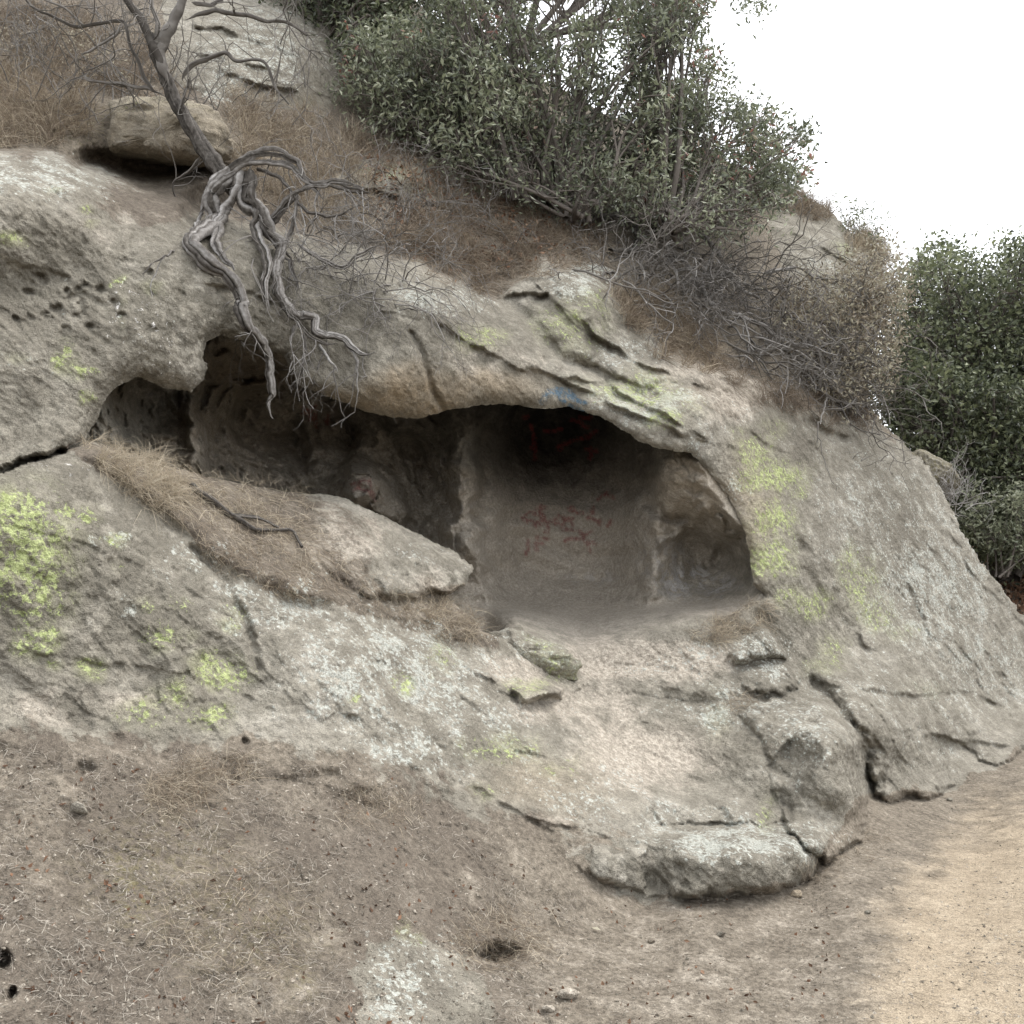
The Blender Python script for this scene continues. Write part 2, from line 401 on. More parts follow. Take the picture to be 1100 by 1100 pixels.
# steps: (polyline going left to right, near edge bulge, recess below, widths)
LEDGES = [
    ([(0, 498), (30, 492), (68, 482)], .05, .12, 20, 6),
    ([(455, 345), (480, 352), (520, 372), (560, 398), (600, 405), (650, 430), (700, 455), (745, 470)], .10, .04, 30, 16),
    ([(535, 322), (560, 312), (590, 316), (600, 328)], .12, .22, 18, 14),
    ([(590, 318), (640, 360), (690, 395), (735, 412)], .08, .15, 30, 12),
    ([(600, 403), (650, 412), (700, 440), (742, 462)], .10, .10, 18, 10),
    ([(700, 735), (730, 742), (760, 748)], .04, .08, 20, 6),
    ([(540, 735), (570, 748), (612, 742)], .08, .12, 20, 8),
    ([(849, 882), (830, 852), (828, 822), (848, 792), (866, 780)], .03, .09, 16, 22),
    ([(710, 886), (760, 886), (825, 886)], .02, .05, 8, 8),
    ([(782, 740), (798, 746), (830, 748), (852, 746)], .02, .12, 10, 8), ([(640, 716), (700, 712), (745, 720), (770, 732)], .02, .02, 14, 10),
    ([(870, 735), (930, 740), (985, 745), (1050, 742), (1100, 770)], .05, .10, 20, 10),
    ([(985, 790), (1040, 800), (1090, 802)], .10, .10, 20, 8),
    ([(920, 660), (930, 690), (945, 700)], .05, .10, 14, 6),
    ([(190, 803), (232, 796), (264, 792)], .02, .03, 16, 8),
    ([(20, 290), (50, 283), (85, 300)], .02, .07, 16, 8),
    ([(60, 320), (90, 310), (120, 330)], .02, .06, 14, 8),
    ([(215, 300), (260, 310), (300, 330)], .03, .04, 24, 12),
    ([(360, 765), (400, 775)], .02, .04, 14, 5),
    ([(620, 790), (650, 800), (690, 802), (730, 822), (770, 850)], .02, .035, 14, 5),
    ([(560, 880), (620, 892), (690, 905), (745, 940)], .02, .05, 12, 8),
    ([(465, 830), (520, 850), (600, 900)], .02, .05, 20, 8),
    ([(780, 440), (830, 480), (870, 500)], .03, .05, 20, 6),
    ([(200, 30), (240, 28), (290, 50)], .12, .20, 14, 8), ([(230, 70), (270, 90), (330, 100)], .10, .15, 14, 8), ([(200, 55), (240, 60), (300, 78)], .05, .10, 10, 6),
    ([(430, 650), (455, 645), (478, 640), (505, 630)], .05, .16, 10, 12), ([(400, 566), (440, 590), (480, 600)], .02, .04, 10, 8), ([(430, 655), (470, 672), (500, 690)], .03, .05, 14, 6), ([(370, 196), (405, 206), (450, 218), (500, 224)], .1, .12, 14, 8), ([(840, 250), (880, 262), (930, 290)], .1, .15, 14, 10), ([(850, 285), (890, 300), (940, 325)], .1, .15, 14, 10),
    ([(0, 560), (60, 575), (140, 600), (220, 640), (280, 690)], .012, .02, 22, 8),
    ([(30, 700), (110, 712), (200, 722), (300, 765)], .015, .03, 22, 6),
]
CRACKS = [  # polyline, width, depth
    ([(0, 503), (40, 490), (70, 481)], 3, .22),
    ([(205, 590), (245, 625), (262, 668), (275, 720)], 5, .05),
    ([(702, 878), (704, 920), (700, 950)], 8, .06),
    ([(872, 738), (905, 762), (930, 795), (936, 852)], 8, .20),
    ([(690, 745), (660, 790), (665, 830), (690, 862)], 12, .03),
    ([(815, 660), (846, 700), (874, 740)], 7, .07),
    ([(784, 712), (800, 718), (840, 714)], 5, .06),
    ([(860, 610), (880, 640), (935, 700)], 5, .05), ([(760, 540), (800, 500), (870, 500)], 3, .0),
    ([(540, 320), (575, 350), (600, 380), (640, 402), (700, 430)], 9, .13),
    ([(100, 172), (160, 182), (215, 180), (240, 195), (215, 225)], 16, .45),
    ([(440, 360), (455, 380), (462, 412), (478, 440)], 4, .07),
    ([(495, 300), (520, 340), (560, 365), (600, 400)], 8, .05),
    ([(250, 835), (300, 838), (360, 832)], 6, .04),
    ([(870, 455), (905, 470)], 7, .2), ([(640, 320), (650, 345), (652, 375)], 3, .05),
]
BUMPS = [  # u v ru rv depth (neg: nearer)
    (815, 708, 36, 26, -.10), (1020, 780, 50, 22, -.12), (590, 742, 30, 10, -.1),
    (420, 405, 50, 30, -.12), (360, 395, 40, 20, .05), (160, 350, 60, 60, -.06), (60, 300, 50, 35, .06), (720, 450, 34, 22, -.1),
    (700, 800, 60, 35, .05), (500, 300, 30, 20, .06), (700, 330, 30, 24, .08), (430, 260, 30, 14, -.1), (420, 190, 50, 20, -.22),
    (440, 190, 60, 16, -.18), (890, 270, 50, 40, -.3), (45, 110, 60, 40, -.15), (250, 60, 60, 45, -.2), (320, 60, 40, 40, -.15), (538, 1030, 36, 12, -.03), (385, 860, 30, 12, .05),
]
HOLES = [(3, 1030, 8, 11, .09), (14, 1069, 5, 7, .07), (92, 826, 12, 8, .035), (536, 1024, 24, 13, .20), (520, 1030, 16, 9, .14), (400, 870, 18, 8, .03), (262, 797, 5, 4, .06),
         (45, 296, 7, 5, .06), (70, 312, 5, 4, .05), (18, 345, 6, 4, .05), (95, 350, 5, 4, .05), (158, 292, 4, 3, .05), (110, 312, 6, 4, .05), (130, 340, 5, 4, .04), (895, 640, 5, 8, .06), (858, 585, 4, 7, .05),
         (60, 330, 8, 5, .06), (30, 315, 6, 4, .05)]


DOMES = [  # bulging blocks: outline, height, width of the shoulder
    ([(786, 764), (846, 740), (896, 750), (928, 790), (930, 850), (924, 905), (885, 930), (846, 892), (828, 850), (832, 812)], .26, 38),
    ([(884, 732), (922, 738), (958, 762), (994, 790), (1030, 838), (1012, 854), (952, 858), (938, 852), (932, 806), (908, 764)], .24, 26),
    ([(1000, 746), (1050, 744), (1120, 765), (1120, 802), (1064, 822), (1030, 802)], .16, 20),
    ([(704, 890), (760, 883), (860, 886), (884, 906), (874, 948), (800, 964), (722, 964), (700, 930)], .16, 20),
    ([(680, 850), (740, 843), (830, 853), (850, 880), (800, 886), (712, 886)], .09, 16),
    ([(778, 698), (798, 679), (834, 682), (846, 708), (818, 716), (790, 716)], .14, 13),
    ([(786, 726), (826, 714), (856, 720), (852, 740), (812, 746)], .13, 12),
    ([(518, 728), (560, 720), (614, 735), (606, 752), (560, 751)], .10, 12),
    ([(318, 545), (330, 526), (372, 530), (398, 542), (430, 558), (462, 574), (494, 588), (516, 610), (506, 632), (478, 642), (466, 636), (452, 644), (425, 650), (395, 642), (360, 618), (335, 590)], .20, 26),
    ([(620, 725), (700, 712), (770, 730), (760, 752), (690, 748), (640, 745)], .05, 14),
    ([(560, 880), (620, 880), (690, 900), (690, 960), (640, 950), (600, 915)], .08, 24),
    ([(536, 325), (560, 306), (590, 310), (640, 345), (690, 385), (735, 410), (700, 420), (650, 400), (600, 385), (565, 350)], .07, 26),
]


def face_depth(u, v):
    wu = u + n2(u, v, 60, 3.1) * 9 + n2(u, v, 14, 7.7) * 3; wv = v + n2(u, v, 60, 9.4) * 9 + n2(u, v, 14, 1.2) * 3
    d = TF(u, v)
    hs = sdf(wu, wv, HILL)
    d = d + 0.35 * sstep(-hs, -3, 9) * np.exp(-np.clip(-hs, 0, 400) / 60.0)
    dsd = sdf(wu, wv, DIRT)
    d = d + (.05 * sstep(u, 620, 720)) * sstep(-dsd, -3, 4) * np.exp(-np.clip(-dsd, 0, 400) / 40.0) * (1 - sstep(-sdf(u, v, BURIED), -10, 10))
    ms = sdf(wu, wv, MOUND)
    d = d - 0.10 * sstep(-ms, -4, 18)
    op = sdf(u, v, OPEN)
    up = sstep(-(v - (470 + 0.25 * u)), -30, 10)
    d = d + 0.16 * np.exp(-np.clip(op, 0, 200) / 9.0) * np.clip(up, 0, 1)
    for pl, A, w_ in DOMES:
        xs = [p[0] for p in pl]; ys = [p[1] for p in pl]
        m = (u > min(xs) - 40) & (u < max(xs) + 40) & (v > min(ys) - 40) & (v < max(ys) + 40)
        if not m.any(): continue
        su = wu[m] + n2(u[m], v[m], 26, 71) * 9; sv = wv[m] + n2(u[m], v[m], 26, 73) * 9
        low = sstep((v[m] - sum(ys) / len(ys)) / (max(ys) - min(ys)) + .5 * (u[m] - sum(xs) / len(xs)) / (max(xs) - min(xs)) + .25 * n2(u[m], v[m], 18, 75), -.15, .35)
        if A >= .24: low = .45 + .55 * low
        we = w_ * (1 + 1.8 * (1 - low))
        t = np.clip(-sdf(su, sv, pl) / we, -.5, 1)
        rnd = np.where(t > 0, -A * np.sqrt(np.clip(1 - (1 - t) ** 2, 0, 1)), 0); smo = -A * sstep(t, -.3, 1)
        d[m] += rnd * low + smo * (1 - low) + .26 * A * low * np.exp(-np.abs(t) * we / 5)
    for pl, A, B, wa, wb in LEDGES:
        x0 = min(p[0] for p in pl) - 90; x1 = max(p[0] for p in pl) + 90; y0 = min(p[1] for p in pl) - 90; y1 = max(p[1] for p in pl) + 90
        m = (u > x0) & (u < x1) & (v > y0) & (v < y1)
        if not m.any(): continue
        r, sd = seg_dist(wu[m], wv[m], pl); s = r * sd
        dx0, _ = seg_dist(wu[m], wv[m], [pl[0], pl[0]]); dx1, _ = seg_dist(wu[m], wv[m], [pl[-1], pl[-1]])
        fade = sstep(np.minimum(dx0, dx1), 0, 18)
        t = sstep(s, -2.0, 3.0)
        fade = fade * np.clip(.62 + 1.5 * n2(u[m], v[m], 30, 88), 0.05, 1.2); B = B * .75
        d[m] += fade * ((1 - t) * (-A) * np.exp(np.minimum(s, 0) / wa) + t * B * np.exp(-np.maximum(s, 0) / wb))
    for pl, w, A in CRACKS:
        x0 = min(p[0] for p in pl) - 40; x1 = max(p[0] for p in pl) + 40; y0 = min(p[1] for p in pl) - 40; y1 = max(p[1] for p in pl) + 40
        m = (u > x0) & (u < x1) & (v > y0) & (v < y1)
        r, _ = seg_dist(wu[m], wv[m], pl); d[m] += A * np.exp(-(r / w) ** 2)
    for bu, bv, ru, rv, A in BUMPS + HOLES:
        q = ((wu - bu) / ru) ** 2 + ((wv - bv) / rv) ** 2
        if rv < 14 and A > 0: d += A * np.exp(-q ** 2)
        else: d += A * np.exp(-q)
    return d


def axis(a, lo, hi, b, fine_step, coarse):
    l = np.arange(a, lo, coarse); m = np.arange(lo, hi, fine_step); h = np.arange(hi, b + 1, coarse)
    return np.concatenate([l, m, h])


ST = 1.75
AU = axis(-260, -12, 1112, 1360, ST, 12); AV = axis(-260, -12, 1112, 1360, ST, 12)
U, V = np.meshgrid(AU, AV)
U0, V0 = U.copy(), V.copy()


def snap(f):
    # pull the grid points nearest to an outline onto it, so the cut edge is smooth
    global U, V
    sd = f(U0, V0); gv, gu = np.gradient(sd, AV, AU); g = gu ** 2 + gv ** 2 + 1e-6
    m = (np.abs(sd) < 1.25) & (U0 > -8) & (U0 < 1108) & (V0 > -8) & (V0 < 1108) & (g > .2)
    U = np.where(m, U0 - sd * gu / g, U); V = np.where(m, V0 - sd * gv / g, V)


snap(lambda a, b: sdf(a + n2(a, b, 12, 4) * 2.5, b + n2(a, b, 12, 5) * 2.5, OPEN))
snap(lambda a, b: sdf(a + n2(a, b, 30, 41) * 6 + n2(a, b, 9, 43, 2) * 3, b + n2(a, b, 30, 47) * 6 + n2(a, b, 9, 49, 2) * 3, LAND))
D = face_depth(U, V)
P0 = W(U, V, D)
rockm = 1 - np.clip(sstep(-sdf(U + n2(U, V, 40, 8) * 30, V + n2(U, V, 40, 9) * 30, DIRT), -14, 16) + sstep(-sdf(U, V, HILL), -6, 14) * (1 - sstep(-np.minimum(np.minimum(sdf(U, V, CRAG), sdf(U, V, RIDGE)), sdf(U, V, SLABG)), -4, 4)) + sstep(-sdf(U, V, MOUND), -4, 10) * (1 - sstep(-sdf(U, V, NOSE), -2, 10)), 0, 1)
smoothp = np.exp(-(((U - 720) / 75) ** 2 + ((V - 800) / 55) ** 2)) * 0.6
# bedding-aligned relief: streaks run down to the right across the face
Q = P0.copy()
ca, sa = math.cos(0.80), math.sin(0.80)
bx = Q[..., 0] * ca - Q[..., 2] * sa; bz = Q[..., 0] * sa + Q[..., 2] * ca
QB = np.stack([bx * 0.9, Q[..., 1] * 1.3, bz * 4.0], -1)
rough = (0.085 * fbm(Q * 0.9, 3) + 0.05 * fbm(Q * 2.6, 4, 0.55) + (0.016 + 0.012 * sstep(U, 760, 860)) * fbm(QB * 1.1 + 5, 5, 0.6, ridge=True) + 0.022 * fbm(Q * 9, 4, 0.6))
rough *= .9
terr = fbm(QB * 0.8 + 31, 3, 0.5)
st = terr * 5; stf = np.floor(st); terrace = (stf + sstep(st - stf, 0.35, 0.6)) / 5 - terr     # broken layers
rough += 0.035 * terrace
QF = np.stack([bx * 1.0, Q[..., 1], bz * 2.2], -1) + .18 * np.stack([fbm(Q * 1.5 + 3, 2), fbm(Q * 1.5 + 13, 2), fbm(Q * 1.5 + 23, 2)], -1)
calm = np.clip(.35 + 1.6 * fbm(Q * .5 + 44, 2), .12, 1.1) * (1 - .6 * np.exp(-(((U - 120) / 220) ** 2 + ((V - 300) / 130) ** 2)))
rough += (calm + .5 * np.exp(-(((U - 850) / 130) ** 2 + ((V - 850) / 90) ** 2)) * (1 - smoothp)) * (0.085 * facet(QF, 1.5, 3) + 0.030 * facet(QF, 4.2, 9) + 0.010 * facet(QF, 11, 5) + .004 * facet(QF, 24, 8))
tafoni = np.exp(-(((U - 75) / 90) ** 2 + ((V - 320) / 60) ** 2)) + 0.8 * np.exp(-(((U - 240) / 60) ** 2 + ((V - 330) / 40) ** 2))
pit = fbm(Q * 8.5 + 3, 2)
rough += 0.032 * sstep(pit + .3 * fbm(Q * 30, 2), 0.22, 0.55) * (0.15 + tafoni) * (1 - smoothp)
soft = 0.06 * fbm(Q * 1.4 + 9, 3) + 0.050 * fbm(Q * 4 + 9, 4, 0.6) + 0.016 * fbm(Q * 20, 3, 0.6) + .02 * facet(Q, 7, 4) * sstep(gnoise(Q * 1.3 + 60), 0, .4)
pathflat = sstep(-sdf(U, V, PATH), -120, 20)
ground = 0.35 * 0 + sstep(U - 560 + (V - 980) * -0.2, 0, 150) * sstep(-sdf(U, V, DIRT), 0, 60)
soft = soft * (1 - 0.75 * np.maximum(pathflat, ground * 0.85))
D = D + (rockm * rough * (1 - 0.65 * smoothp) + (1 - rockm) * soft)
P = W(U, V, D)


def grid_normals(P):
    du = np.zeros_like(P); dv = np.zeros_like(P)
    du[:, 1:-1] = P[:, 2:] - P[:, :-2]; du[:, 0] = P[:, 1] - P[:, 0]; du[:, -1] = P[:, -1] - P[:, -2]
    dv[1:-1] = P[2:] - P[:-2]; dv[0] = P[1] - P[0]; dv[-1] = P[-1] - P[-2]
    n = np.cross(du, dv); n /= np.linalg.norm(n, axis=-1)[..., None] + 1e-12
    f = (n * (P - np.array([0, 0, CAMZ]))).sum(-1) > 0
    n[f] *= -1
    return n


# fine displacement along the true normal
N = grid_normals(P)
fd = rockm * (0.010 * fbm(P * 24 + 2, 3, 0.6) + 0.006 * fbm(P * 60, 2)) + (1 - rockm) * (0.008 * fbm(P * 40 + 2, 3, 0.6)) * (1 - 0.6 * pathflat)
P = P + N * fd[..., None]
N = grid_normals(P)


def sample(u, v, A=None):
    A = P if A is None else A
    u = np.asarray(u, float); v = np.asarray(v, float)
    i = np.clip(np.searchsorted(AU, u) - 1, 0, len(AU) - 2); j = np.clip(np.searchsorted(AV, v) - 1, 0, len(AV) - 2)
    a = np.clip((u - AU[i]) / (AU[i + 1] - AU[i]), 0, 1); b = np.clip((v - AV[j]) / (AV[j + 1] - AV[j]), 0, 1)
    if A.ndim == 3: a = a[..., None]; b = b[..., None]
    return (A[j, i] * (1 - a) + A[j, i + 1] * a) * (1 - b) + (A[j + 1, i] * (1 - a) + A[j + 1, i + 1] * a) * b


def fd_at(u, v): return float(sample(np.array([u]), np.array([v]), D)[0])


# ---- surface cover attributes
def blobs(u, v, L, soft=1.6):
    o = np.zeros(u.shape)
    for bu, bv, ru, rv, a in L:
        q = np.sqrt(((u - bu) / ru) ** 2 + ((v - bv) / rv) ** 2)
        o = np.maximum(o, a * sstep(-q, -soft, -0.25))
    return o


WUa = U + n2(U, V, 45, 13) * 16; WVa = V + n2(U, V, 45, 19) * 16
YL = [(25, 590, 50, 60, 1), (15, 545, 40, 25, .9), (45, 640, 30, 30, .8), (75, 552, 14, 12, .9), (90, 555, 8, 12, .8), (22, 655, 22, 8, .7), (40, 685, 22, 18, .9), (95, 718, 12, 12, .8), (120, 580, 16, 8, .7), (130, 605, 8, 8, .6),
      (175, 685, 30, 14, .65), (160, 655, 18, 10, .5), (240, 720, 30, 18, .95), (150, 768, 30, 16, .8), (185, 745, 20, 16, .75), (228, 768, 22, 16, .8), (245, 665, 14, 14, .55), (190, 650, 12, 10, .5), (60, 715, 10, 7, .6),
      (75, 385, 13, 20, 1), (95, 398, 14, 8, .9), (92, 425, 8, 8, .8), (20, 385, 12, 6, .6), (10, 258, 16, 6, .9), (55, 200, 8, 4, .5), (125, 298, 8, 6, .8), (95, 225, 6, 5, .7), (165, 310, 14, 6, .5), (100, 240, 6, 4, .6), (132, 325, 6, 22, .45),
      (430, 732, 10, 12, .95), (475, 710, 16, 14, .6), (375, 754, 8, 5, .7), (540, 805, 40, 16, .7), (520, 850, 12, 10, .6), (600, 820, 30, 14, .5), (570, 735, 30, 8, .7),
      (515, 360, 30, 12, .7), (610, 350, 34, 26, .6), (640, 330, 24, 22, .5), (680, 420, 50, 18, .75), (715, 450, 22, 12, .8), (740, 440, 18, 12, .5),
      (830, 510, 30, 16, 1), (810, 490, 20, 20, .8), (860, 525, 12, 10, .7), (830, 560, 26, 22, .95), (830, 600, 24, 18, 1), (845, 640, 16, 12, .7), (870, 650, 24, 14, .8), (925, 625, 18, 30, .75), (940, 660, 22, 20, .7), (895, 700, 14, 20, .6),
      (915, 600, 10, 20, .7), (960, 680, 24, 14, .5), (880, 720, 16, 10, .5), (828, 460, 12, 12, .5), (800, 460, 12, 8, .5), (420, 185, 40, 10, .6), (455, 208, 20, 6, .7), (1000, 740, 26, 8, .3), (825, 870, 10, 20, .6), (700, 800, 8, 8, 0), (770, 770, 12, 30, .3), (905, 270, 10, 12, .6), (330, 110, 16, 8, .4), (430, 1000, 8, 14, .6), (445, 1010, 10, 6, .5), (560, 1060, 8, 5, 0)]
WL = [(450, 598, 50, 20, .6), (815, 706, 34, 26, .85), (420, 720, 130, 70, .85), (520, 790, 120, 60, .6), (300, 650, 90, 40, .75), (430, 800, 60, 40, .8), (640, 850, 70, 30, .7), (700, 880, 30, 30, .7), (800, 905, 95, 25, .95), (780, 870, 70, 16, .5), (750, 700, 30, 16, .8), (800, 760, 100, 30, .75), (860, 790, 60, 50, .7),
      (730, 720, 70, 20, .6), (135, 660, 12, 10, 1), (120, 578, 28, 12, .8), (40, 190, 90, 26, .8), (20, 390, 40, 14, .6), (150, 640, 30, 14, .4), (230, 600, 60, 20, .65), (180, 620, 50, 20, .4),
      (470, 320, 60, 18, .8), (620, 300, 50, 24, .85), (680, 380, 60, 24, .7), (690, 430, 70, 26, .9), (740, 470, 20, 30, .7), (790, 520, 24, 30, .6), (800, 450, 50, 30, .4),
      (950, 560, 110, 80, .65), (1000, 640, 90, 80, .8), (1050, 720, 80, 60, .7), (900, 480, 70, 50, .5), (930, 740, 100, 40, .55), (900, 300, 60, 50, .7), (280, 60, 90, 60, .75), (400, 190, 50, 25, .5), (100, 350, 140, 60, .22), (430, 1050, 60, 50, .85), (470, 1020, 40, 30, .5),
      (550, 690, 50, 20, .6), (0, 650, 120, 120, .12), (60, 480, 60, 14, .35), (1000, 800, 80, 30, .5), (720, 480, 60, 20, .4)]
ALG = [(480, 622, 30, 16, 1), (440, 600, 60, 30, .5), (60, 620, 130, 120, .9), (150, 720, 160, 70, .7), (240, 330, 120, 60, .9), (60, 300, 90, 60, .6), (850, 680, 60, 70, .8), (640, 340, 60, 40, .8), (860, 860, 60, 60, .5), (940, 820, 50, 40, .7), (480, 370, 110, 50, .6), (760, 520, 60, 60, .5), (250, 90, 100, 50, .5), (430, 860, 160, 60, .4),
       (700, 930, 120, 30, .7), (560, 920, 100, 40, .5), (350, 320, 60, 60, .7), (900, 560, 140, 140, .35), (620, 780, 60, 40, .3)]


def stroke_mask(u, v, strokes, w):
    o = np.zeros(u.shape)
    for pl in strokes:
        x0 = min(p[0] for p in pl) - 15; x1 = max(p[0] for p in pl) + 15; y0 = min(p[1] for p in pl) - 15; y1 = max(p[1] for p in pl) + 15
        m = (u > x0) & (u < x1) & (v > y0) & (v < y1)
        if m.any():
            r, _ = seg_dist(u[m], v[m], pl); o[m] = np.maximum(o[m], 1 - sstep(r, w * 0.5, w * 1.2))
    return o


BLUE = [[(582, 432), (590, 420), (600, 424), (606, 432)], [(598, 418), (612, 420), (620, 430)], [(612, 436), (625, 440), (628, 446)], [(585, 425), (604, 420)], [(608, 425), (628, 433)]]
hs = sdf(WUa, WVa, HILL); ds = sdf(WUa, WVa, DIRT); cs = sdf(WUa, WVa, CRAG); ms = sdf(WUa, WVa, MOUND); bs = sdf(WUa, WVa, BURIED)
soil = np.maximum.reduce([sstep(-hs, -14, 16) * (1 - sstep(-cs, -8, 8)), sstep(-ds - 14 * n2(U, V, 26, 17), -8 - 26 * (1 - sstep(U, 560, 700)), 8 + 26 * (1 - sstep(U, 560, 700))) * (1 - sstep(-bs, -14, 14)), sstep(-ms, -8, 12)])
soil = np.maximum(soil, blobs(WUa, WVa, [(560, 900, 130, 40, .65), (420, 840, 120, 30, .5), (60, 800, 200, 20, .6), (165, 215, 60, 30, 1), (700, 345, 40, 40, .4), (800, 420, 70, 30, .7)]))
soil = soil * (1 - sstep(-sdf(WUa, WVa, NOSE), -4, 22) * (.45 + .55 * sstep(U, 380, 440)))
soil = soil * (1 - sstep(-np.minimum(sdf(WUa, WVa, RIDGE), sdf(WUa, WVa, SLABG)), -6, 8))
soil = soil * (1 - blobs(WUa, WVa, [(420, 190, 70, 22, .9), (895, 270, 60, 50, .9), (330, 130, 20, 20, .4)]))
dust = blobs(WUa, WVa, [(380, 580, 60, 40, .5), (690, 710, 110, 24, 1), (690, 810, 85, 45, .85), (600, 760, 60, 30, .6), (650, 770, 50, 60, .6), (560, 720, 50, 24, .7), (460, 640, 40, 30, .5), (470, 950, 80, 40, .2), (750, 400, 60, 24, .6), (780, 430, 60, 30, .5), (520, 385, 100, 30, .35), (720, 1040, 420, 90, .28), (160, 250, 120, 30, .3), (590, 880, 30, 10, .6), (100, 760, 120, 22, .5), (430, 960, 60, 30, .2)])
dust *= (1 - 0 * soil)
sand = sstep(-sdf(WUa, WVa, PATH) + 28 * n2(U, V * 2.2, 60, 66) + 12 * n2(U, V * 2.2, 18, 67), -95, 75)
warm = blobs(WUa, WVa, [(450, 425, 60, 30, .8), (390, 430, 70, 16, .7), (150, 150, 60, 24, .5), (520, 415, 60, 18, .5), (800, 560, 30, 70, .4), (600, 840, 80, 30, .3)])
moss = blobs(WUa, WVa, [(180, 940, 90, 70, .45), (260, 1000, 90, 60, .4), (140, 950, 26, 50, .9), (245, 965, 16, 16, .7), (290, 1010, 26, 30, .6), (320, 1050, 20, 30, .5), (130, 920, 20, 20, .5), (80, 130, 60, 24, .6), (600, 60, 100, 60, .3)])
guano = blobs(WUa, WVa, [(160, 355, 30, 40, .9), (185, 395, 24, 18, .9), (130, 330, 20, 40, .7), (70, 500, 40, 10, .5)])
ATT = dict(soil=soil, dust=dust, sand=sand, warm=warm, moss=moss, guano=guano, yl=blobs(WUa, WVa, YL, 1.95), wl=blobs(WUa, WVa, WL, 1.9), algae=blobs(WUa, WVa, ALG, 1.9),
           big=0.5+0.55*fbm(P*0.9+70,4,.6), soot=np.zeros_like(U), red=np.zeros_like(U), blue=stroke_mask(U, V, BLUE, 3.2), ash=np.zeros_like(U), pale=np.zeros_like(U), calm=sstep(U, 480, 700))

# ---- split the hillside into its objects
cu = (U0[:-1, :-1] + U0[1:, 1:]) / 2; cv = (V0[:-1, :-1] + V0[1:, 1:]) / 2
nu = cu + n2(cu, cv, 60, 40) * 16 * sstep(cv, 740, 790) * (1 - sstep(cu, 560, 640)) + n2(cu, cv, 30, 41) * 6 + n2(cu, cv, 9, 43, 2) * 3; nv = cv + n2(cu, cv, 60, 46) * 22 * sstep(cv, 740, 790) * (1 - sstep(cu, 560, 640)) + n2(cu, cv, 30, 47) * 6 + n2(cu, cv, 9, 49, 2) * 3
ou = cu + n2(cu, cv, 12, 4) * 2.5; ov = cv + n2(cu, cv, 12, 5) * 2.5
keep = inside(nu, nv, LAND) & ~inside(ou, ov, OPEN)
cls = np.zeros(cu.shape, int)
cls[inside(nu, nv, HILL)] = 1
cls[inside(nu, nv, CRAG)] = 2
cls[inside(nu, nv, RIDGE)] = 7
cls[inside(nu, nv, SLABG)] = 8
cls[inside(nu, nv, THRESH)] = 9
cls[inside(nu, nv, MOUND)] = 3
cls[inside(nu, nv, NOSE)] = 10
cls[inside(nu, nv, DIRT)] = 4
cls[inside(nu, nv, BURIED)] = 5
cls[inside(nu, nv, PATH)] = 6
cls[~keep] = -1
NV_, NU_ = U.shape
vid = np.arange(NV_ * NU_).reshape(NV_, NU_)
quads = np.stack([vid[:-1, :-1], vid[1:, :-1], vid[1:, 1:], vid[:-1, 1:]], -1)


def submesh(name, mask, mat, skirt=None):
    q = quads[mask].reshape(-1, 4)
    used, inv = np.unique(q, return_inverse=True)
    q = inv.reshape(-1, 4)
    vv = P.reshape(-1, 3)[used]; nn = N.reshape(-1, 3)[used]
    at = {k: a.ravel()[used] for k, a in ATT.items()}
    return mesh_np(name, vv, [q], mat, at, nn)


outcrop = empty('rock_outcrop', (0.5, 6.0, 0.0), 'large lichen-spotted sandstone outcrop with a long low cave opening', 'rock outcrop')
face = attach(submesh('rock_face', cls == 0, M_ROCK), outcrop)
hill = kind(submesh('hillside', cls == 1, M_SOIL), 'structure')
crag = tag(submesh('rock_crag', cls == 2, M_ROCK), 'grey layered rock crag behind the bare tree on the upper left', 'rock')
tag(submesh('rock_crag', cls == 7, M_ROCK), 'pale streaked rock on the ridge against the sky', 'rock')
tag(submesh('threshold_rock', cls == 9, M_ROCK), 'humped lichened rock at the right foot of the cave mouth', 'rock')
tag(submesh('jutting_rock', cls == 10, M_ROCK), 'blunt grey-brown rock jutting from the end of the grassy bank before the cave', 'rock')
tag(submesh('flat_rock', cls == 8, M_ROCK), 'flat greenish rock in dry brush right of the bare tree', 'rock')
mound = kind(submesh('soil_bank', cls == 3, M_SOIL), 'structure')
dirt = kind(submesh('dirt_slope', cls == 4, M_SOIL), 'structure')
buried = tag(submesh('buried_rock', cls == 5, M_ROCK), 'pale lichened rock half buried in the dirt at the bottom', 'rock')
path = kind(submesh('path', cls == 6, M_SOIL), 'structure')


# ---- edges of the sheet rolled back so the outcrop has thickness (rim of the cave and skyline)
def boundary(mask):
    """directed boundary edges (grid vertex ids) of mask cells + outward cell side"""
    e = []
    m = np.pad(mask, 1)
    c = m[1:-1, 1:-1]
    up = c & ~m[:-2, 1:-1]; dn = c & ~m[2:, 1:-1]; lf = c & ~m[1:-1, :-2]; rt = c & ~m[1:-1, 2:]
    j, i = np.nonzero(up); e.append(np.stack([vid[j, i], vid[j, i + 1]], -1))
    j, i = np.nonzero(dn); e.append(np.stack([vid[j + 1, i + 1], vid[j + 1, i]], -1))
    j, i = np.nonzero(lf); e.append(np.stack([vid[j + 1, i], vid[j, i]], -1))
    j, i = np.nonzero(rt); e.append(np.stack([vid[j, i + 1], vid[j + 1, i + 1]], -1))
    return np.concatenate(e)


BE = boundary(keep)
bu_ = U.ravel()[BE].mean(1); bv_ = V.ravel()[BE].mean(1)
rim = (sdf(bu_, bv_, OPEN) < 14) & (bu_ > 40) & (bu_ < 850) & (bv_ > 330) & (bv_ < 740)
rim &= ~((bu_ > 560) & (bu_ < 812) & (bv_ > 640))


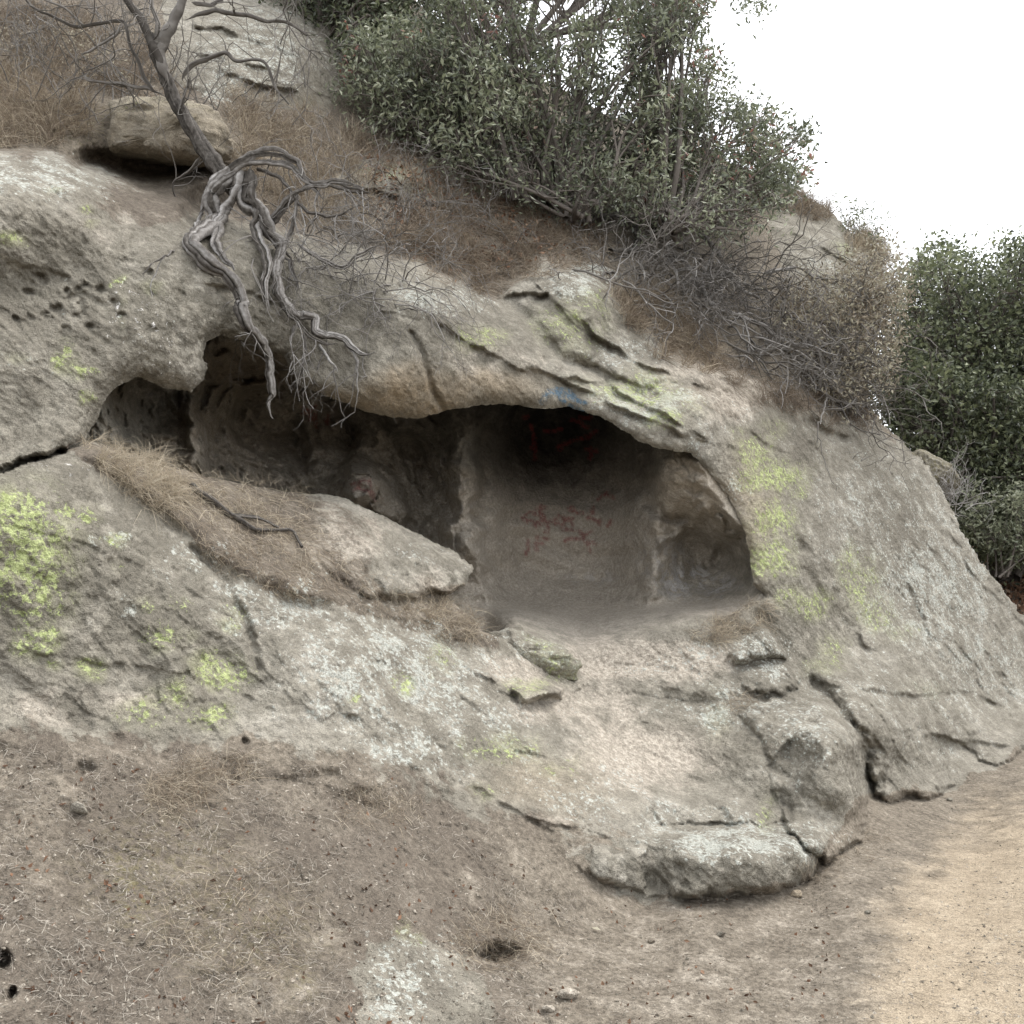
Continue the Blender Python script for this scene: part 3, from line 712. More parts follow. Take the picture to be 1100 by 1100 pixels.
def make_skirt(name, edges, rings, mat, parent, dirfun):
    used, inv = np.unique(edges, return_inverse=True); e = inv.reshape(-1, 2); n = len(used)
    u = U.ravel()[used]; v = V.ravel()[used]; d = np.linalg.norm(P.reshape(-1, 3)[used] - np.array([0, 0, CAMZ]), axis=1)
    L = [P.reshape(-1, 3)[used]]
    for k in range(1, rings + 1): L.append(dirfun(u, v, used, k / rings))
    q = []
    for k in range(rings):
        q.append(np.stack([e[:, 0] + k * n, e[:, 1] + k * n, e[:, 1] + (k + 1) * n, e[:, 0] + (k + 1) * n], -1))
    at = {k: np.tile(a.ravel()[used], rings + 1) for k, a in ATT.items()}
    for k in ('wl', 'yl', 'moss', 'blue', 'guano'): at[k] = at[k] * 0
    return mesh_np(name, np.concatenate(L), q, mat, at, parent=None)


def opgrad(u, v):
    h = 6.0
    gx = sdf(u + h, v, OPEN) - sdf(u - h, v, OPEN); gy = sdf(u, v + h, OPEN) - sdf(u, v - h, OPEN)
    g = np.hypot(gx, gy) + 1e-6
    return gx / g, gy / g


def rimfun(u, v, used, t):
    gx, gy = opgrad(u, v)
    dd = D.ravel()[used] + 0.55 * t
    o = 26 * t * t + 2 * t
    p = W(u + gx * o, v + gy * o, dd)
    return p + 0.02 * np.stack([gnoise(p * 7), gnoise(p * 7 + 9), gnoise(p * 7 + 22)], -1) * t


attach(make_skirt('cave_rim', BE[rim], 10, M_ROCK, None, rimfun), outcrop)
sk = ~rim & (bv_ < 1300) & ~((sdf(bu_, bv_, OPEN) < 20) & (bu_ > 500) & (bu_ < 850) & (bv_ > 600) & (bv_ < 740))


def backfun(u, v, used, t):
    p0 = P.reshape(-1, 3)[used]
    ray = p0 - np.array([0, 0, CAMZ]); ray /= np.linalg.norm(ray, axis=1)[:, None]
    p = p0 + ray * (3.5 * t) + np.array([0.0, 0.6, -1.0]) * (3.2 * t * t)
    p = p + np.array([-0.6, 0, 0]) * t * (u > 800)[:, None]
    p[:, 2] = np.maximum(p[:, 2], -0.3)
    return p + 0.10 * np.stack([gnoise(p * 1.3), gnoise(p * 1.3 + 9), gnoise(p * 1.3 + 22)], -1) * np.minimum(1, 3 * t)


kind(make_skirt('hill_backslope', BE[sk], 10, M_SOIL, None, backfun), 'structure')

# ------------------------------------------------------------------ cave interior
CI = [(600, 720, 6.75), (600, 705, 7.15), (540, 690, 7.4), (600, 680, 7.8), (600, 655, 8.5), (500, 655, 8.2), (480, 640, 8.3), (700, 690, 7.5), (700, 655, 8.3), (780, 650, 7.9), (740, 672, 7.7), (815, 640, 7.55),
      (560, 625, 9.0), (640, 628, 9.05), (600, 590, 9.15), (600, 530, 9.3), (600, 470, 9.35), (600, 420, 9.0), (680, 520, 8.9), (680, 600, 8.7), (530, 590, 8.7), (540, 500, 8.9), (560, 450, 9.1),
      (745, 522, 7.85), (710, 505, 8.0), (780, 560, 7.8), (702, 560, 8.3), (704, 610, 8.35), (760, 600, 8.9), (740, 575, 8.7), (785, 610, 8.5), (740, 630, 8.55), (790, 635, 8.1), (722, 480, 7.9), (690, 470, 8.2),
      (500, 450, 8.1), (500, 500, 8.3), (500, 560, 8.35), (515, 600, 8.45), (450, 480, 8.8), (450, 540, 8.7), (460, 590, 8.5), (470, 620, 8.2), (430, 460, 8.6), (385, 520, 7.9), (400, 550, 8.0), (400, 480, 8.7), (350, 470, 8.8), (350, 520, 8.3), (340, 440, 8.5),
      (300, 450, 8.5), (300, 505, 7.9), (270, 440, 8.3), (250, 470, 7.8), (250, 500, 7.5), (205, 450, 6.85), (206, 480, 6.8), (180, 450, 6.9), (150, 440, 6.6), (150, 480, 6.3), (115, 455, 5.8), (100, 468, 5.5), (250, 385, 7.0), (285, 395, 7.3), (230, 380, 6.8), (260, 415, 7.6), (310, 410, 7.6),
      (80, 482, 5.3), (640, 450, 8.9), (580, 400, 8.4), (450, 420, 8.0), (300, 360, 7.2), (150, 390, 6.2)]
TI = TPS(CI, 0.0005)
AU2 = np.arange(10, 900, 2.0); AV2 = np.arange(300, 790, 2.0)
U2, V2 = np.meshgrid(AU2, AV2)
wu = U2 + n2(U2, V2, 50, 61) * 14 + n2(U2, V2, 16, 65) * 9; wv = V2 + n2(U2, V2, 50, 63) * 14 + n2(U2, V2, 16, 67) * 9
DI = TI(U2, V2)
for pl, w, A in [([(512, 430), (506, 470), (498, 520), (504, 560), (490, 600)], 17, -.22), ([(518, 440), (520, 500), (512, 560)], 8, .12), ([(205, 425), (208, 470), (206, 500)], 9, -.22), ([(192, 425), (196, 500)], 8, .15),
                 ([(700, 540), (706, 570), (700, 640)], 11, -.12), ([(712, 585), (730, 560), (760, 552), (790, 575)], 6, -.18), ([(690, 475), (694, 520), (698, 545)], 9, .15), ([(720, 488), (760, 500), (785, 530)], 8, -.1),
                 ([(702, 548), (740, 556), (780, 560), (800, 580)], 6, .14), ([(225, 440), (232, 500)], 10, .2), ([(330, 450), (345, 500)], 10, -.18), ([(360, 450), (375, 490)], 9, .2), ([(440, 480), (450, 560)], 12, .12),
                 ([(480, 560), (498, 580), (518, 600), (524, 640)], 9, -.15), ([(530, 520), (536, 590), (560, 625)], 8, -.06), ([(225, 400), (280, 408), (320, 420)], 6, -.15), ([(290, 385), (300, 415)], 6, .1)]:
    r, _ = seg_dist(wu, wv, pl); DI += A * np.exp(-(r / w) ** 2)
for bu, bv, ru, rv, A in [(388, 520, 18, 18, -.35), (742, 522, 38, 26, -.18), (745, 598, 26, 20, -.12), (780, 596, 16, 20, .2), (262, 465, 22, 26, .15), (240, 520, 12, 10, -.1), (275, 470, 14, 18, -.15), (600, 480, 70, 40, .2), (498, 590, 20, 22, -.2)]:
    DI += A * np.exp(-(((wu - bu) / ru) ** 2 + ((wv - bv) / rv) ** 2))
PI0 = W(U2, V2, DI)
floorm = sstep(V2, 628, 655) * sstep(U2, 470, 520)
rf = 0.13 * fbm(PI0 * 1.6 + 3, 4, 0.55) + 0.05 * fbm(PI0 * 6, 4, 0.6) + 0.05 * fbm(PI0 * np.array([2, 2, 5.]) + 7, 3, ridge=True)
leftm = 1 - sstep(U2, 470, 540)
smw = np.exp(-(((U2 - 600) / 90) ** 2 + ((V2 - 590) / 60) ** 2))
rip = 0.03 * np.sin(PI0[..., 2] * 26 + PI0[..., 0] * 6 + 4 * gnoise(PI0 * 1.2)) * smw
rf = rf + (0.16 * facet(PI0 + .2 * gnoise(PI0 * 2)[..., None], 1.3, 2) + 0.08 * facet(PI0, 3.4, 6) + .03 * facet(PI0, 9, 7)) * (.25 + .75 * leftm + .5 * sstep(U2, 690, 720))
DI = DI + (rf * (0.8 + 1.1 * leftm) * (1 - 0.6 * smw) + rip) * (1 - 0.9 * floorm) + floorm * 0.04 * fbm(PI0 * 3, 3)
DF = sample(U2, V2, D)
opd = sdf(U2, V2, OPEN)
gap = 0.03 + 0.0 * DI
DI = np.maximum(DI, DF + gap)
tt = sstep(opd, 22, 60)
DI = DI * (1 - tt) + (DF + 0.06) * tt
seam = sstep(opd, -55, -3) * sstep(U2, 520, 560) * (1 - sstep(U2, 775, 800)) * sstep(V2, 645, 665)
DI = DI * (1 - seam) + (DF + 0.012) * seam
# floor runs out onto the apron
PI_ = W(U2, V2, DI); NI = grid_normals(PI_)
PI_ = PI_ + NI * (0.008 * fbm(PI_ * 22, 3, 0.6))[..., None]
NI = grid_normals(PI_)
_rr = random.Random(4); RED = []
for (rx, ry, rw, rh, cnt) in [(602, 565, 38, 22, 34), (603, 468, 38, 22, 14), (392, 518, 7, 8, 5), (335, 438, 18, 8, 6), (655, 540, 8, 20, 3)]:
    for _ in range(cnt):
        x_ = rx + _rr.uniform(-rw, rw); y_ = ry + _rr.uniform(-rh, rh); a_ = _rr.choice([0.2, 1.2, 1.6, 2.4, 2.9]); L_ = _rr.uniform(4, 13)
        RED.append([(x_, y_), (x_ + L_ * math.cos(a_), y_ + L_ * math.sin(a_)), (x_ + L_ * math.cos(a_) + _rr.uniform(-4, 4), y_ + L_ * math.sin(a_) + _rr.uniform(-3, 5))])
z2 = np.zeros_like(U2); big2 = 0.5+0.55*fbm(PI_*0.9+70,4,.6)
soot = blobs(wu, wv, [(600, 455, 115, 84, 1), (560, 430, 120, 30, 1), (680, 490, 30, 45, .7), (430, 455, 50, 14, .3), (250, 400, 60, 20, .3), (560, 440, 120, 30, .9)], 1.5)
A2 = dict(big=big2, calm=z2 + 1, pale=np.maximum(floorm, blobs(wu, wv, [(600, 590, 140, 80, .9), (600, 540, 90, 50, .5), (490, 600, 50, 70, .6), (740, 570, 60, 70, .6), (745, 520, 50, 30, .5), (380, 530, 70, 50, .4), (280, 480, 90, 50, .35)])), soil=floorm * .0, dust=np.maximum(floorm, blobs(wu, wv, [(600, 580, 130, 85, 1.3), (500, 590, 40, 70, 1.), (420, 540, 90, 70, .9), (640, 545, 60, 50, 1.), (300, 480, 120, 60, .7), (740, 560, 70, 60, .6)])), sand=z2, warm=blobs(wu, wv, [(745, 525, 50, 40, .7), (388, 525, 24, 24, .9), (206, 470, 40, 40, .6), (495, 570, 30, 60, .7), (740, 590, 50, 40, .3), (260, 400, 50, 30, .6)]),  # cave dust, raised together with pale to paint extra light on floor and walls
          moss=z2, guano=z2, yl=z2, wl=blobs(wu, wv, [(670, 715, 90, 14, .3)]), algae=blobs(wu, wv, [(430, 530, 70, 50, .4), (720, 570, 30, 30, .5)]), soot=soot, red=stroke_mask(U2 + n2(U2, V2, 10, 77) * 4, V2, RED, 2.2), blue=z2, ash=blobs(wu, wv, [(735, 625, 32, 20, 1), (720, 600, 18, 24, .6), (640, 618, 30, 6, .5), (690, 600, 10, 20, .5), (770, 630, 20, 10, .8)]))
for k_ in A2: A2[k_] = A2[k_] * (1 - seam) + sample(U2, V2, ATT[k_]) * seam
v2 = np.arange(U2.size).reshape(U2.shape)
q2 = np.stack([v2[:-1, :-1], v2[1:, :-1], v2[1:, 1:], v2[:-1, 1:]], -1)
co = sdf((U2[:-1, :-1] + 1), (V2[:-1, :-1] + 1), OPEN)
q = q2[co < 64].reshape(-1, 4); used, inv = np.unique(q, return_inverse=True)
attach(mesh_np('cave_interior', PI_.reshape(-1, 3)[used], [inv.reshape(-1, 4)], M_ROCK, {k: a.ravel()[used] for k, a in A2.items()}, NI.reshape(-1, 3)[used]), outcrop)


# ------------------------------------------------------------------ loose boulders (closed meshes)
def boulder(name, outline, d, thick, label, cat='rock', group=None, tilt=(0, 0), mat=M_ROCK, res=(46, 160), att=None, amp=0.03, seed=0, nfac=9):
    """closed irregular stone: its outline at distance d, rounded front and back"""
    o = np.array(outline, float); c = o.mean(0)
    nr, na = res
    # resample the outline by arc length, smoothed
    seg = np.linalg.norm(np.roll(o, -1, 0) - o, axis=1); s = np.concatenate([[0], np.cumsum(seg)])
    t = np.linspace(0, s[-1], na, endpoint=False); oc = np.vstack([o, o[:1]])
    x = np.interp(t, s, oc[:, 0]); y = np.interp(t, s, oc[:, 1])
    for _ in range(3): x = (np.roll(x, 1) + 2 * x + np.roll(x, -1)) / 4; y = (np.roll(y, 1) + 2 * y + np.roll(y, -1)) / 4
    lat = np.linspace(0, math.pi, nr)
    R = np.sin(lat) ** 0.75; Z = -np.sign(np.cos(lat)) * np.abs(np.cos(lat)) ** 0.8
    uu = c[0] + R[:, None] * (x - c[0])[None]; vv = c[1] + R[:, None] * (y - c[1])[None]
    dd = d + thick * Z[:, None] + (uu - c[0]) * tilt[0] + (vv - c[1]) * tilt[1]
    p = W(uu, vv, dd)
    cen = W(c[0], c[1], d)
    out = p - cen; out /= np.linalg.norm(out, axis=-1)[..., None] + 1e-9
    p = p + out * (amp * (fbm(p * 5 + seed, 4, 0.55) + 0.6 * fbm(p * np.array([3, 3, 12.]) + seed, 3, 0.55, ridge=True)) + 0.006 * fbm(p * 40, 2))[..., None]
    rs = np.random.default_rng(int(seed) + 50)
    for _ in range(nfac):
        nn = rs.normal(size=3); nn[1] -= .5; nn /= np.linalg.norm(nn)
        hh = ((p - cen) * nn).sum(-1); lim = np.quantile(hh, rs.uniform(.86, .95))
        p = p - nn * (np.clip(hh - lim, 0, None) * .85)[..., None]
    p = p + out * (amp * (.25 * fbm(p * 16 + seed, 3, .6) + 1.1 * facet(p * np.array([1, 1, 1.6]), 6, int(seed) + 1) + .4 * facet(p, 17, int(seed) + 2)))[..., None]
    vi = np.arange(nr * na).reshape(nr, na); r = np.roll(vi, -1, 1)
    q = np.stack([vi[:-1], vi[1:], r[1:], r[:-1]], -1).reshape(-1, 4)
    n = nr * na
    at = {k: np.full(n, 0.0) for k in ATT}; at['big'] = at['big'] + .5
    for k, a in (att or {}).items():
        at[k] = np.full(n, a, float) if not callable(a) else a(uu, vv).ravel()
    ob = mesh_np(name, p.reshape(-1, 3), [q], mat, at)
    return tag(ob, label, cat, group)


TOP = lambda u, v: np.clip(1 - (v - v.min()) / (v.max() - v.min() + 1e-6) * 1.4, 0, 1)
boulder('flat_stone', [(512, 680), (530, 672), (562, 679), (594, 693), (618, 712), (616, 728), (585, 727), (548, 719), (518, 706)], 6.62, .26, 'long flat lichened stone lying on the cave threshold', att=dict(wl=.7, yl=lambda u, v: .55 * sstep(u, 540, 580), dust=.2), amp=.04, seed=4)
boulder('ledge_boulder', [(92, 138), (108, 112), (140, 104), (190, 108), (232, 116), (252, 138), (250, 168), (222, 178), (180, 174), (140, 168), (90, 160)], 7.15, .5, 'smooth brown boulder behind the bare tree trunk', att=dict(dust=.15, warm=.35, algae=.45, wl=lambda u, v: .35 * TOP(u, v), yl=lambda u, v: .3 * TOP(u, v)), amp=.03, seed=2, nfac=3)
boulder('mossy_boulder', [(975, 488), (990, 484), (1010, 492), (1026, 506), (1034, 524), (1020, 545), (990, 540), (970, 510)], 11.4, .5, 'mossy boulder peeking out behind the right edge of the outcrop', att=dict(moss=.8, algae=.6), seed=5)

# ------------------------------------------------------------------ far ground sheet
def hfun(x, y):
    yb = np.interp(x, [-8, -2, 0.7, 1.7, 2.5, 5, 8, 14], [1.5, 3.2, 4.9, 5.4, 7.0, 9.5, 11, 14])
    s = y - yb
    h = np.clip(s - 4.2, 0, 9) * 0.5
    right = sstep(x, 3.5, 5.5)
    h = h * (1 - right) + right * (1.35 * sstep(y, 9.6, 13) + np.clip(y - 13, 0, 22) * 0.16)
    return h - 0.12 + 0.06 * gnoise(np.stack([x * .5, y * .5, x * 0], -1))


gx = np.concatenate([np.linspace(-300, -20, 15), np.arange(-18, 22, 0.25), np.linspace(24, 300, 15)])
gy = np.concatenate([np.linspace(-300, -8, 12), np.arange(-6, 40, 0.25), np.linspace(42, 600, 20)])
GX, GY = np.meshgrid(gx, gy); GZ = hfun(GX, GY)
gv = np.stack([GX, GY, GZ], -1).reshape(-1, 3); gi = np.arange(GX.size).reshape(GX.shape)
gq = np.stack([gi[:-1, :-1], gi[:-1, 1:], gi[1:, 1:], gi[1:, :-1]], -1).reshape(-1, 4)
zz = np.zeros(len(gv))
kind(mesh_np('ground', gv, [gq], M_SOIL, {**{k: zz for k in ATT}, 'soil': zz + 1, 'big': zz + .5}), 'structure')


# ------------------------------------------------------------------ tubes
class Tubes:
    def __init__(s): s.v = []; s.f = []; s.t = []; s.n = 0

    def add(s, pts, rad, tone=0.5, sides=5):
        pts = np.asarray(pts, float); k = len(pts)
        if k < 2: return
        rad = np.broadcast_to(np.asarray(rad, float), (k,))
        t = np.gradient(pts, axis=0); t /= np.linalg.norm(t, axis=1)[:, None] + 1e-9
        ref = np.array([0.31, 0.2, 0.93]) if abs(t[0, 2]) < .85 else np.array([.9, .3, .1])
        a = np.cross(t, ref); a /= np.linalg.norm(a, axis=1)[:, None] + 1e-9
        b = np.cross(t, a)
        an = np.arange(sides) * 2 * math.pi / sides; lob = 1 + (rng.uniform(-.28, .28, sides) if sides >= 7 else 0 * an)
        ring = pts[:, None] + rad[:, None, None] * lob[None, :, None] * (np.cos(an)[None, :, None] * a[:, None] + np.sin(an)[None, :, None] * b[:, None])
        s.v.append(ring.reshape(-1, 3))
        i = np.arange(k * sides).reshape(k, sides) + s.n; j = np.roll(i, -1, 1)
        s.f.append(np.stack([i[:-1], j[:-1], j[1:], i[1:]], -1).reshape(-1, 4))
        tn = np.full((k, sides), float(tone))
        if sides >= 7: tn = np.clip(tn + rng.uniform(-.38, .3, sides)[None] + rng.normal(size=(k, sides)) * .07, 0, 1)
        s.t.append(tn.ravel()); s.n += k * sides

    def build(s, name, mat, parent=None):
        o = mesh_np(name, np.concatenate(s.v), [np.concatenate(s.f)], mat, {'tone': np.concatenate(s.t)})
        return attach(o, parent) if parent else o


def spline(pts, n):
    pts = np.asarray(pts, float); k = len(pts)
    pp = np.vstack([2 * pts[0] - pts[1], pts, 2 * pts[-1] - pts[-2]])
    ts = np.linspace(0, k - 1 - 1e-6, n); i = ts.astype(int); f = (ts - i)[:, None]
    a, b, c, d = pp[i], pp[i + 1], pp[i + 2], pp[i + 3]
    return 0.5 * ((2 * b) + (c - a) * f + (2 * a - 5 * b + 4 * c - d) * f ** 2 + (3 * b - a - 3 * c + d) * f ** 3)


def traced(tb, pts, r0, r1, off=-.08, dd=None, strands=1, spread=1.0, tone=.5, sides=7, wob=.01, dend=0.0):
    """limb through pixel points lying 'off' metres before the rock (or at distance dd)"""
    pts = np.array(pts, float)
    if dd is None: ds_ = np.array([fd_at(a, b) for a, b in pts]) + off
    else: ds_ = np.full(len(pts), dd, float)
    ds_ = ds_ + np.linspace(0, dend, len(pts))
    w3 = W(pts[:, 0], pts[:, 1], ds_)
    n = max(8, int(len(pts) * 7))
    c = spline(w3, n)
    c = c + wob * np.stack([gnoise(c * 9), gnoise(c * 9 + 5), gnoise(c * 9 + 11)], -1)
    rad = np.linspace(r0, r1, n) * (1 + .25 * gnoise(c * 14 + 3))
    if strands == 1:
        if off == -.08: rad = rad * (.04 + .96 * sstep(np.arange(n) / n, 0, .16))
        tb.add(c, rad, tone, sides); return c
    ph = rng.uniform(0, 6.28)
    t = np.gradient(c, axis=0); t /= np.linalg.norm(t, axis=1)[:, None]
    a = np.cross(t, [0.1, 1, 0.05]); a /= np.linalg.norm(a, axis=1)[:, None] + 1e-9; b = np.cross(t, a)
    for s_ in range(strands):
        L = np.arange(n) / n * rng.uniform(3, 6) + ph + s_ * 6.28 / strands
        o = a * np.cos(L)[:, None] + b * np.sin(L)[:, None] * .7
        tb.add(c + o * (rad * spread)[:, None], rad * rng.uniform(.45, .75), np.clip(tone + rng.uniform(-.2, .25), 0, 1), sides)
    return c


def twigs(tb, base, direction, length, r, depth=0, tone=.5, wob=.5, grav=0.0, kids=(2, 4), sides=4, maxdepth=3, keepout=None, seg=None):
    n = 7 if depth < 2 else 5
    p = np.array(base, float); dr = np.array(direction, float); dr /= np.linalg.norm(dr)
    pts = [p.copy()]; drs = [dr.copy()]
    for i in range(n):
        dr = dr + rng.normal(size=3) * wob * .45 + np.array([0, 0, grav * .3]); dr /= np.linalg.norm(dr)
        p = p + dr * length / n; pts.append(p.copy()); drs.append(dr.copy())
    tb.add(pts, np.linspace(r, r * .45, n + 1), np.clip(tone + rng.normal() * .12, 0, 1), sides)
    ends = [pts[-1]]
    if depth < maxdepth:
        for _ in range(rng.integers(kids[0], kids[1] + 1)):
            i = rng.integers(2, n + 1)
            dd = drs[i] + rng.normal(size=3) * .75
            ends += twigs(tb, pts[i], dd, length * rng.uniform(.45, .75), r * .6, depth + 1, tone, wob, grav, kids, max(3, sides - 1), maxdepth)
    return ends


# ------------------------------------------------------------------ leaves
def leaves(name, centres, per, spread, size, mat, parent=None, tone=(.1, .9), droop=.2, tonebias=None, width=.38):
    c = np.repeat(np.asarray(centres, float), per, 0); n = len(c)
    pos = c + rng.normal(size=(n, 3)) * spread
    a = rng.normal(size=(n, 3)); a[:, 2] -= droop; a /= np.linalg.norm(a, axis=1)[:, None]
    b = np.cross(a, rng.normal(size=(n, 3))); b /= np.linalg.norm(b, axis=1)[:, None]
    nn = np.cross(a, b)
    L = size * rng.uniform(.6, 1.25, n)[:, None]; Wd = L * width
    v = np.stack([pos - a * L * .5, pos - a * L * .05 + b * Wd * .5 + nn * L * .08, pos + a * L * .5 - nn * L * .05, pos - a * L * .05 - b * Wd * .5 + nn * L * .08], 1).reshape(-1, 3)
    i = np.arange(n) * 4
    f = np.concatenate([np.stack([i, i + 1, i + 2], -1), np.stack([i, i + 2, i + 3], -1)])
    cc_ = np.asarray(centres, float); ct = (rng.uniform(-.15, .15, len(cc_)) + .55 * gnoise(cc_ * 1.9 + 12)).repeat(per)
    t = np.clip(rng.uniform(tone[0], tone[1], n) + ct, 0, .92)
    if tonebias is not None: t = np.clip(t + tonebias(pos), 0, 1)
    o = mesh_np(name, v, [f], mat, {'tone': np.repeat(t, 4)}, smooth=False)
    return attach(o, parent) if parent else o


SKYGAPS = [(605, 8, 44, 26), (585, 32, 20, 12), (722, 78, 26, 22), (655, 30, 14, 20), (700, 58, 14, 12), (545, 20, 14, 10), (770, 30, 18, 40), (640, 62, 8, 8)]


def poly_tips(poly, n, dlo, dhi, gap=.0, gs=45, off=0):
    p = np.array(poly, float); lo = p.min(0); hi = p.max(0); out = []
    tot = 0
    while tot < n:
        u = rng.uniform(lo[0], hi[0], 4000); v = rng.uniform(lo[1], hi[1], 4000)
        s_ = sdf(u + n2(u, v, 30, off + 2) * 18, v + n2(u, v, 30, off + 5) * 18, poly)
        m = (s_ < rng.normal(size=4000) * 5) & (n2(u, v, gs, off) > gap - .22 + rng.normal(size=4000) * .08) & (n2(u, v, 13, off + 3) > -.16)
        for hu, hv, hr, hs_ in SKYGAPS: m &= (np.hypot((u - hu) / hr, (v - hv) / hs_) > 1 - .35 * rng.uniform(size=4000)) | (rng.uniform(size=4000) < .03) | (hv > 0 and dlo < 8.95)
        d = rng.uniform(dlo, dhi, 4000)
        out.append(np.stack([u[m], v[m], d[m]], -1)); tot += m.sum()
    o = np.concatenate(out)[:n]
    return W(o[:, 0], o[:, 1], o[:, 2])


def kmeans(x, k, it=4):
    c = x[rng.choice(len(x), k, replace=False)]
    for _ in range(it):
        l = ((x[:, None] - c[None]) ** 2).sum(2).argmin(1)
        c = np.stack([x[l == i].mean(0) if (l == i).any() else c[i] for i in range(k)])
    l = ((x[:, None] - c[None]) ** 2).sum(2).argmin(1)
    return c, l


def shrub(name, label, cat, bases, tips, limbs, subs, per, spread, size, leafmat, barkmat=M_BARK, r=.05, group=None, tone=(.1, .9), twigmax=400, tonebias=None, width=.38, parts=('branches', 'foliage'), twr=.0035, btone=.5):
    bases = np.atleast_2d(bases)
    if group is None: group = {'evergreen_shrub': 'evergreen shrubs above the cave', 'oak_tree': 'oaks beyond the outcrop', 'evergreen_tree': 'tall dark trees at the top'}.get(name)
    root = empty(name, bases[0], label, cat, group)
    tb = Tubes()
    c, l = kmeans(tips, limbs)
    for i in range(limbs):
        T = tips[l == i]
        if not len(T): continue
        b = bases[((bases - c[i]) ** 2).sum(1).argmin()] if len(bases) > 1 else bases[0]
        b = b + rng.normal(size=3) * np.array([.08, .08, .01])
        m = (b + c[i]) / 2 + rng.normal(size=3) * .07 * np.linalg.norm(c[i] - b) * np.array([1, .6, .6]) + np.array([0, 0, .05])
        c_in = c[i] * .88 + b * .12; path_ = spline([b, b * .55 + m * .45 + rng.normal(size=3) * .05, m * .6 + c_in * .4, c_in], 14)
        tb.add(path_, np.linspace(r, r * .3, 14) * rng.uniform(.6, 1.1), np.clip(btone + rng.normal() * .15, 0, 1), 6)
        k = min(subs, len(T)); sc, sl = kmeans(T, k, 2)
        for j in range(k):
            a = path_[rng.integers(6, 14)]
            mm = (a + sc[j]) / 2 + rng.normal(size=3) * .08
            p2 = spline([a, mm, sc[j]], 7)
            tb.add(p2, np.linspace(r * .3, r * .12, 7), np.clip(btone + rng.normal() * .15, 0, 1), 4)
            TT = T[sl == j]
            if len(TT) > twigmax: TT = TT[:twigmax]
            for q_ in TT:
                a2 = p2[rng.integers(2, 7)]
                tb.add(spline([a2, (a2 + q_) / 2 + rng.normal(size=3) * .04, q_], 4), np.linspace(twr, twr * .5, 4), np.clip(btone + rng.normal() * .2, 0, 1), 3)
    tb.build(parts[0], barkmat, root)
    if per: leaves(parts[1], tips, per, spread, size, leafmat, root, tone, tonebias=tonebias, width=width)
    return root


redtip = lambda pos: np.where(gnoise(pos * 2.2 + 40) > .52, .35, 0) * (rng.uniform(size=len(pos)) > .4)
redtip2 = lambda pos: np.where(gnoise(pos * 1.6 + 40) > .05, .40, 0) * (rng.uniform(size=len(pos)) > .45)
# shrubs over the cave
shrub('evergreen_shrub', 'bright leafy evergreen shrub on the slope, leftmost of the shrubs above the cave', 'shrub', W([545, 500], [215, 190], [9.4, 9.6]),
      poly_tips([(360, 60), (380, 30), (420, 15), (470, 30), (520, 60), (560, 110), (560, 150), (520, 175), (470, 165), (430, 150), (395, 150), (372, 110)], 560, 8.9, 10.0, .08, 26, 1),
      16, 8, 15, .075, .070, M_LEAF, r=.028, tone=(.05, .85), tonebias=redtip)
shrub('evergreen_shrub', 'broad many-stemmed evergreen shrub in the middle of the slope above the cave', 'shrub', W([560, 640, 600], [222, 225, 218], [9.4, 9.3, 9.6]),
      poly_tips([(430, -60), (560, -80), (700, 0), (740, 60), (745, 130), (735, 190), (690, 205), (640, 195), (600, 185), (550, 165), (500, 140), (450, 60)], 1050, 9.2, 11.2, .14, 26, 9),
      34, 9, 15, .085, .080, M_LEAF, r=.036, tone=(.08, .8), tonebias=redtip)
shrub('evergreen_shrub', 'red-tinged evergreen shrub leaning out to the sky side of the slope', 'shrub', W([715, 650], [240, 235], [9.6, 9.4]),
      poly_tips([(690, -60), (760, -70), (765, 40), (775, 90), (800, 115), (850, 130), (868, 150), (862, 190), (845, 208), (820, 225), (770, 235), (715, 225), (690, 190), (680, 80)], 950, 9.8, 11.4, .14, 22, 21),
      26, 9, 15, .08, .075, M_LEAF, r=.034, tone=(.08, .75), tonebias=redtip2)
shrub('evergreen_shrub', 'thin sprig of leaves overhanging from above into the white sky', 'shrub', W([700], [-120], [10.5]),
      poly_tips([(740, -60), (800, -40), (824, 8), (824, 26), (805, 26), (790, 5), (770, -10)], 46, 10.2, 10.8, 0, 30, 2), 3, 3, 11, .06, .07, M_LEAF, r=.012, tone=(.2, .7))
shrub('evergreen_tree', 'dark feathery tree behind the rock crag at the top', 'tree', W([345], [50], [10.2]),
      poly_tips([(250, -120), (440, -120), (445, 20), (420, 50), (380, 55), (365, 70), (340, 30), (300, 0), (270, -10)], 800, 9.6, 10.9, -.1, 60, 31), 14, 10, 18, .10, .07, M_OAK, r=.07, tone=(.0, .7))
shrub('evergreen_tree', 'tall dark tree crown rising behind the middle shrub', 'tree', W([560], [60], [13.5]),
      poly_tips([(430, -120), (760, -140), (760, 20), (700, 60), (640, 40), (560, -20), (540, 70), (450, 80), (420, 20)], 420, 12.6, 14.0, .2, 30, 37), 14, 10, 17, .10, .08, M_OAK, r=.06, tone=(.1, .8))
low = poly_tips([(450, 140), (560, 160), (640, 170), (700, 190), (840, 205), (845, 232), (780, 255), (700, 245), (640, 228), (560, 215), (500, 200), (440, 175)], 420, 8.9, 9.9, .0, 40, 55)
shrub('evergreen_shrub', 'low shaded undergrowth shrub at the foot of the shrubs above the cave', 'shrub', W([620, 720], [235, 250], [9.2, 9.4]), low, 22, 6, 9, .08, .06, M_LEAF, r=.03, tone=(.1, .8))
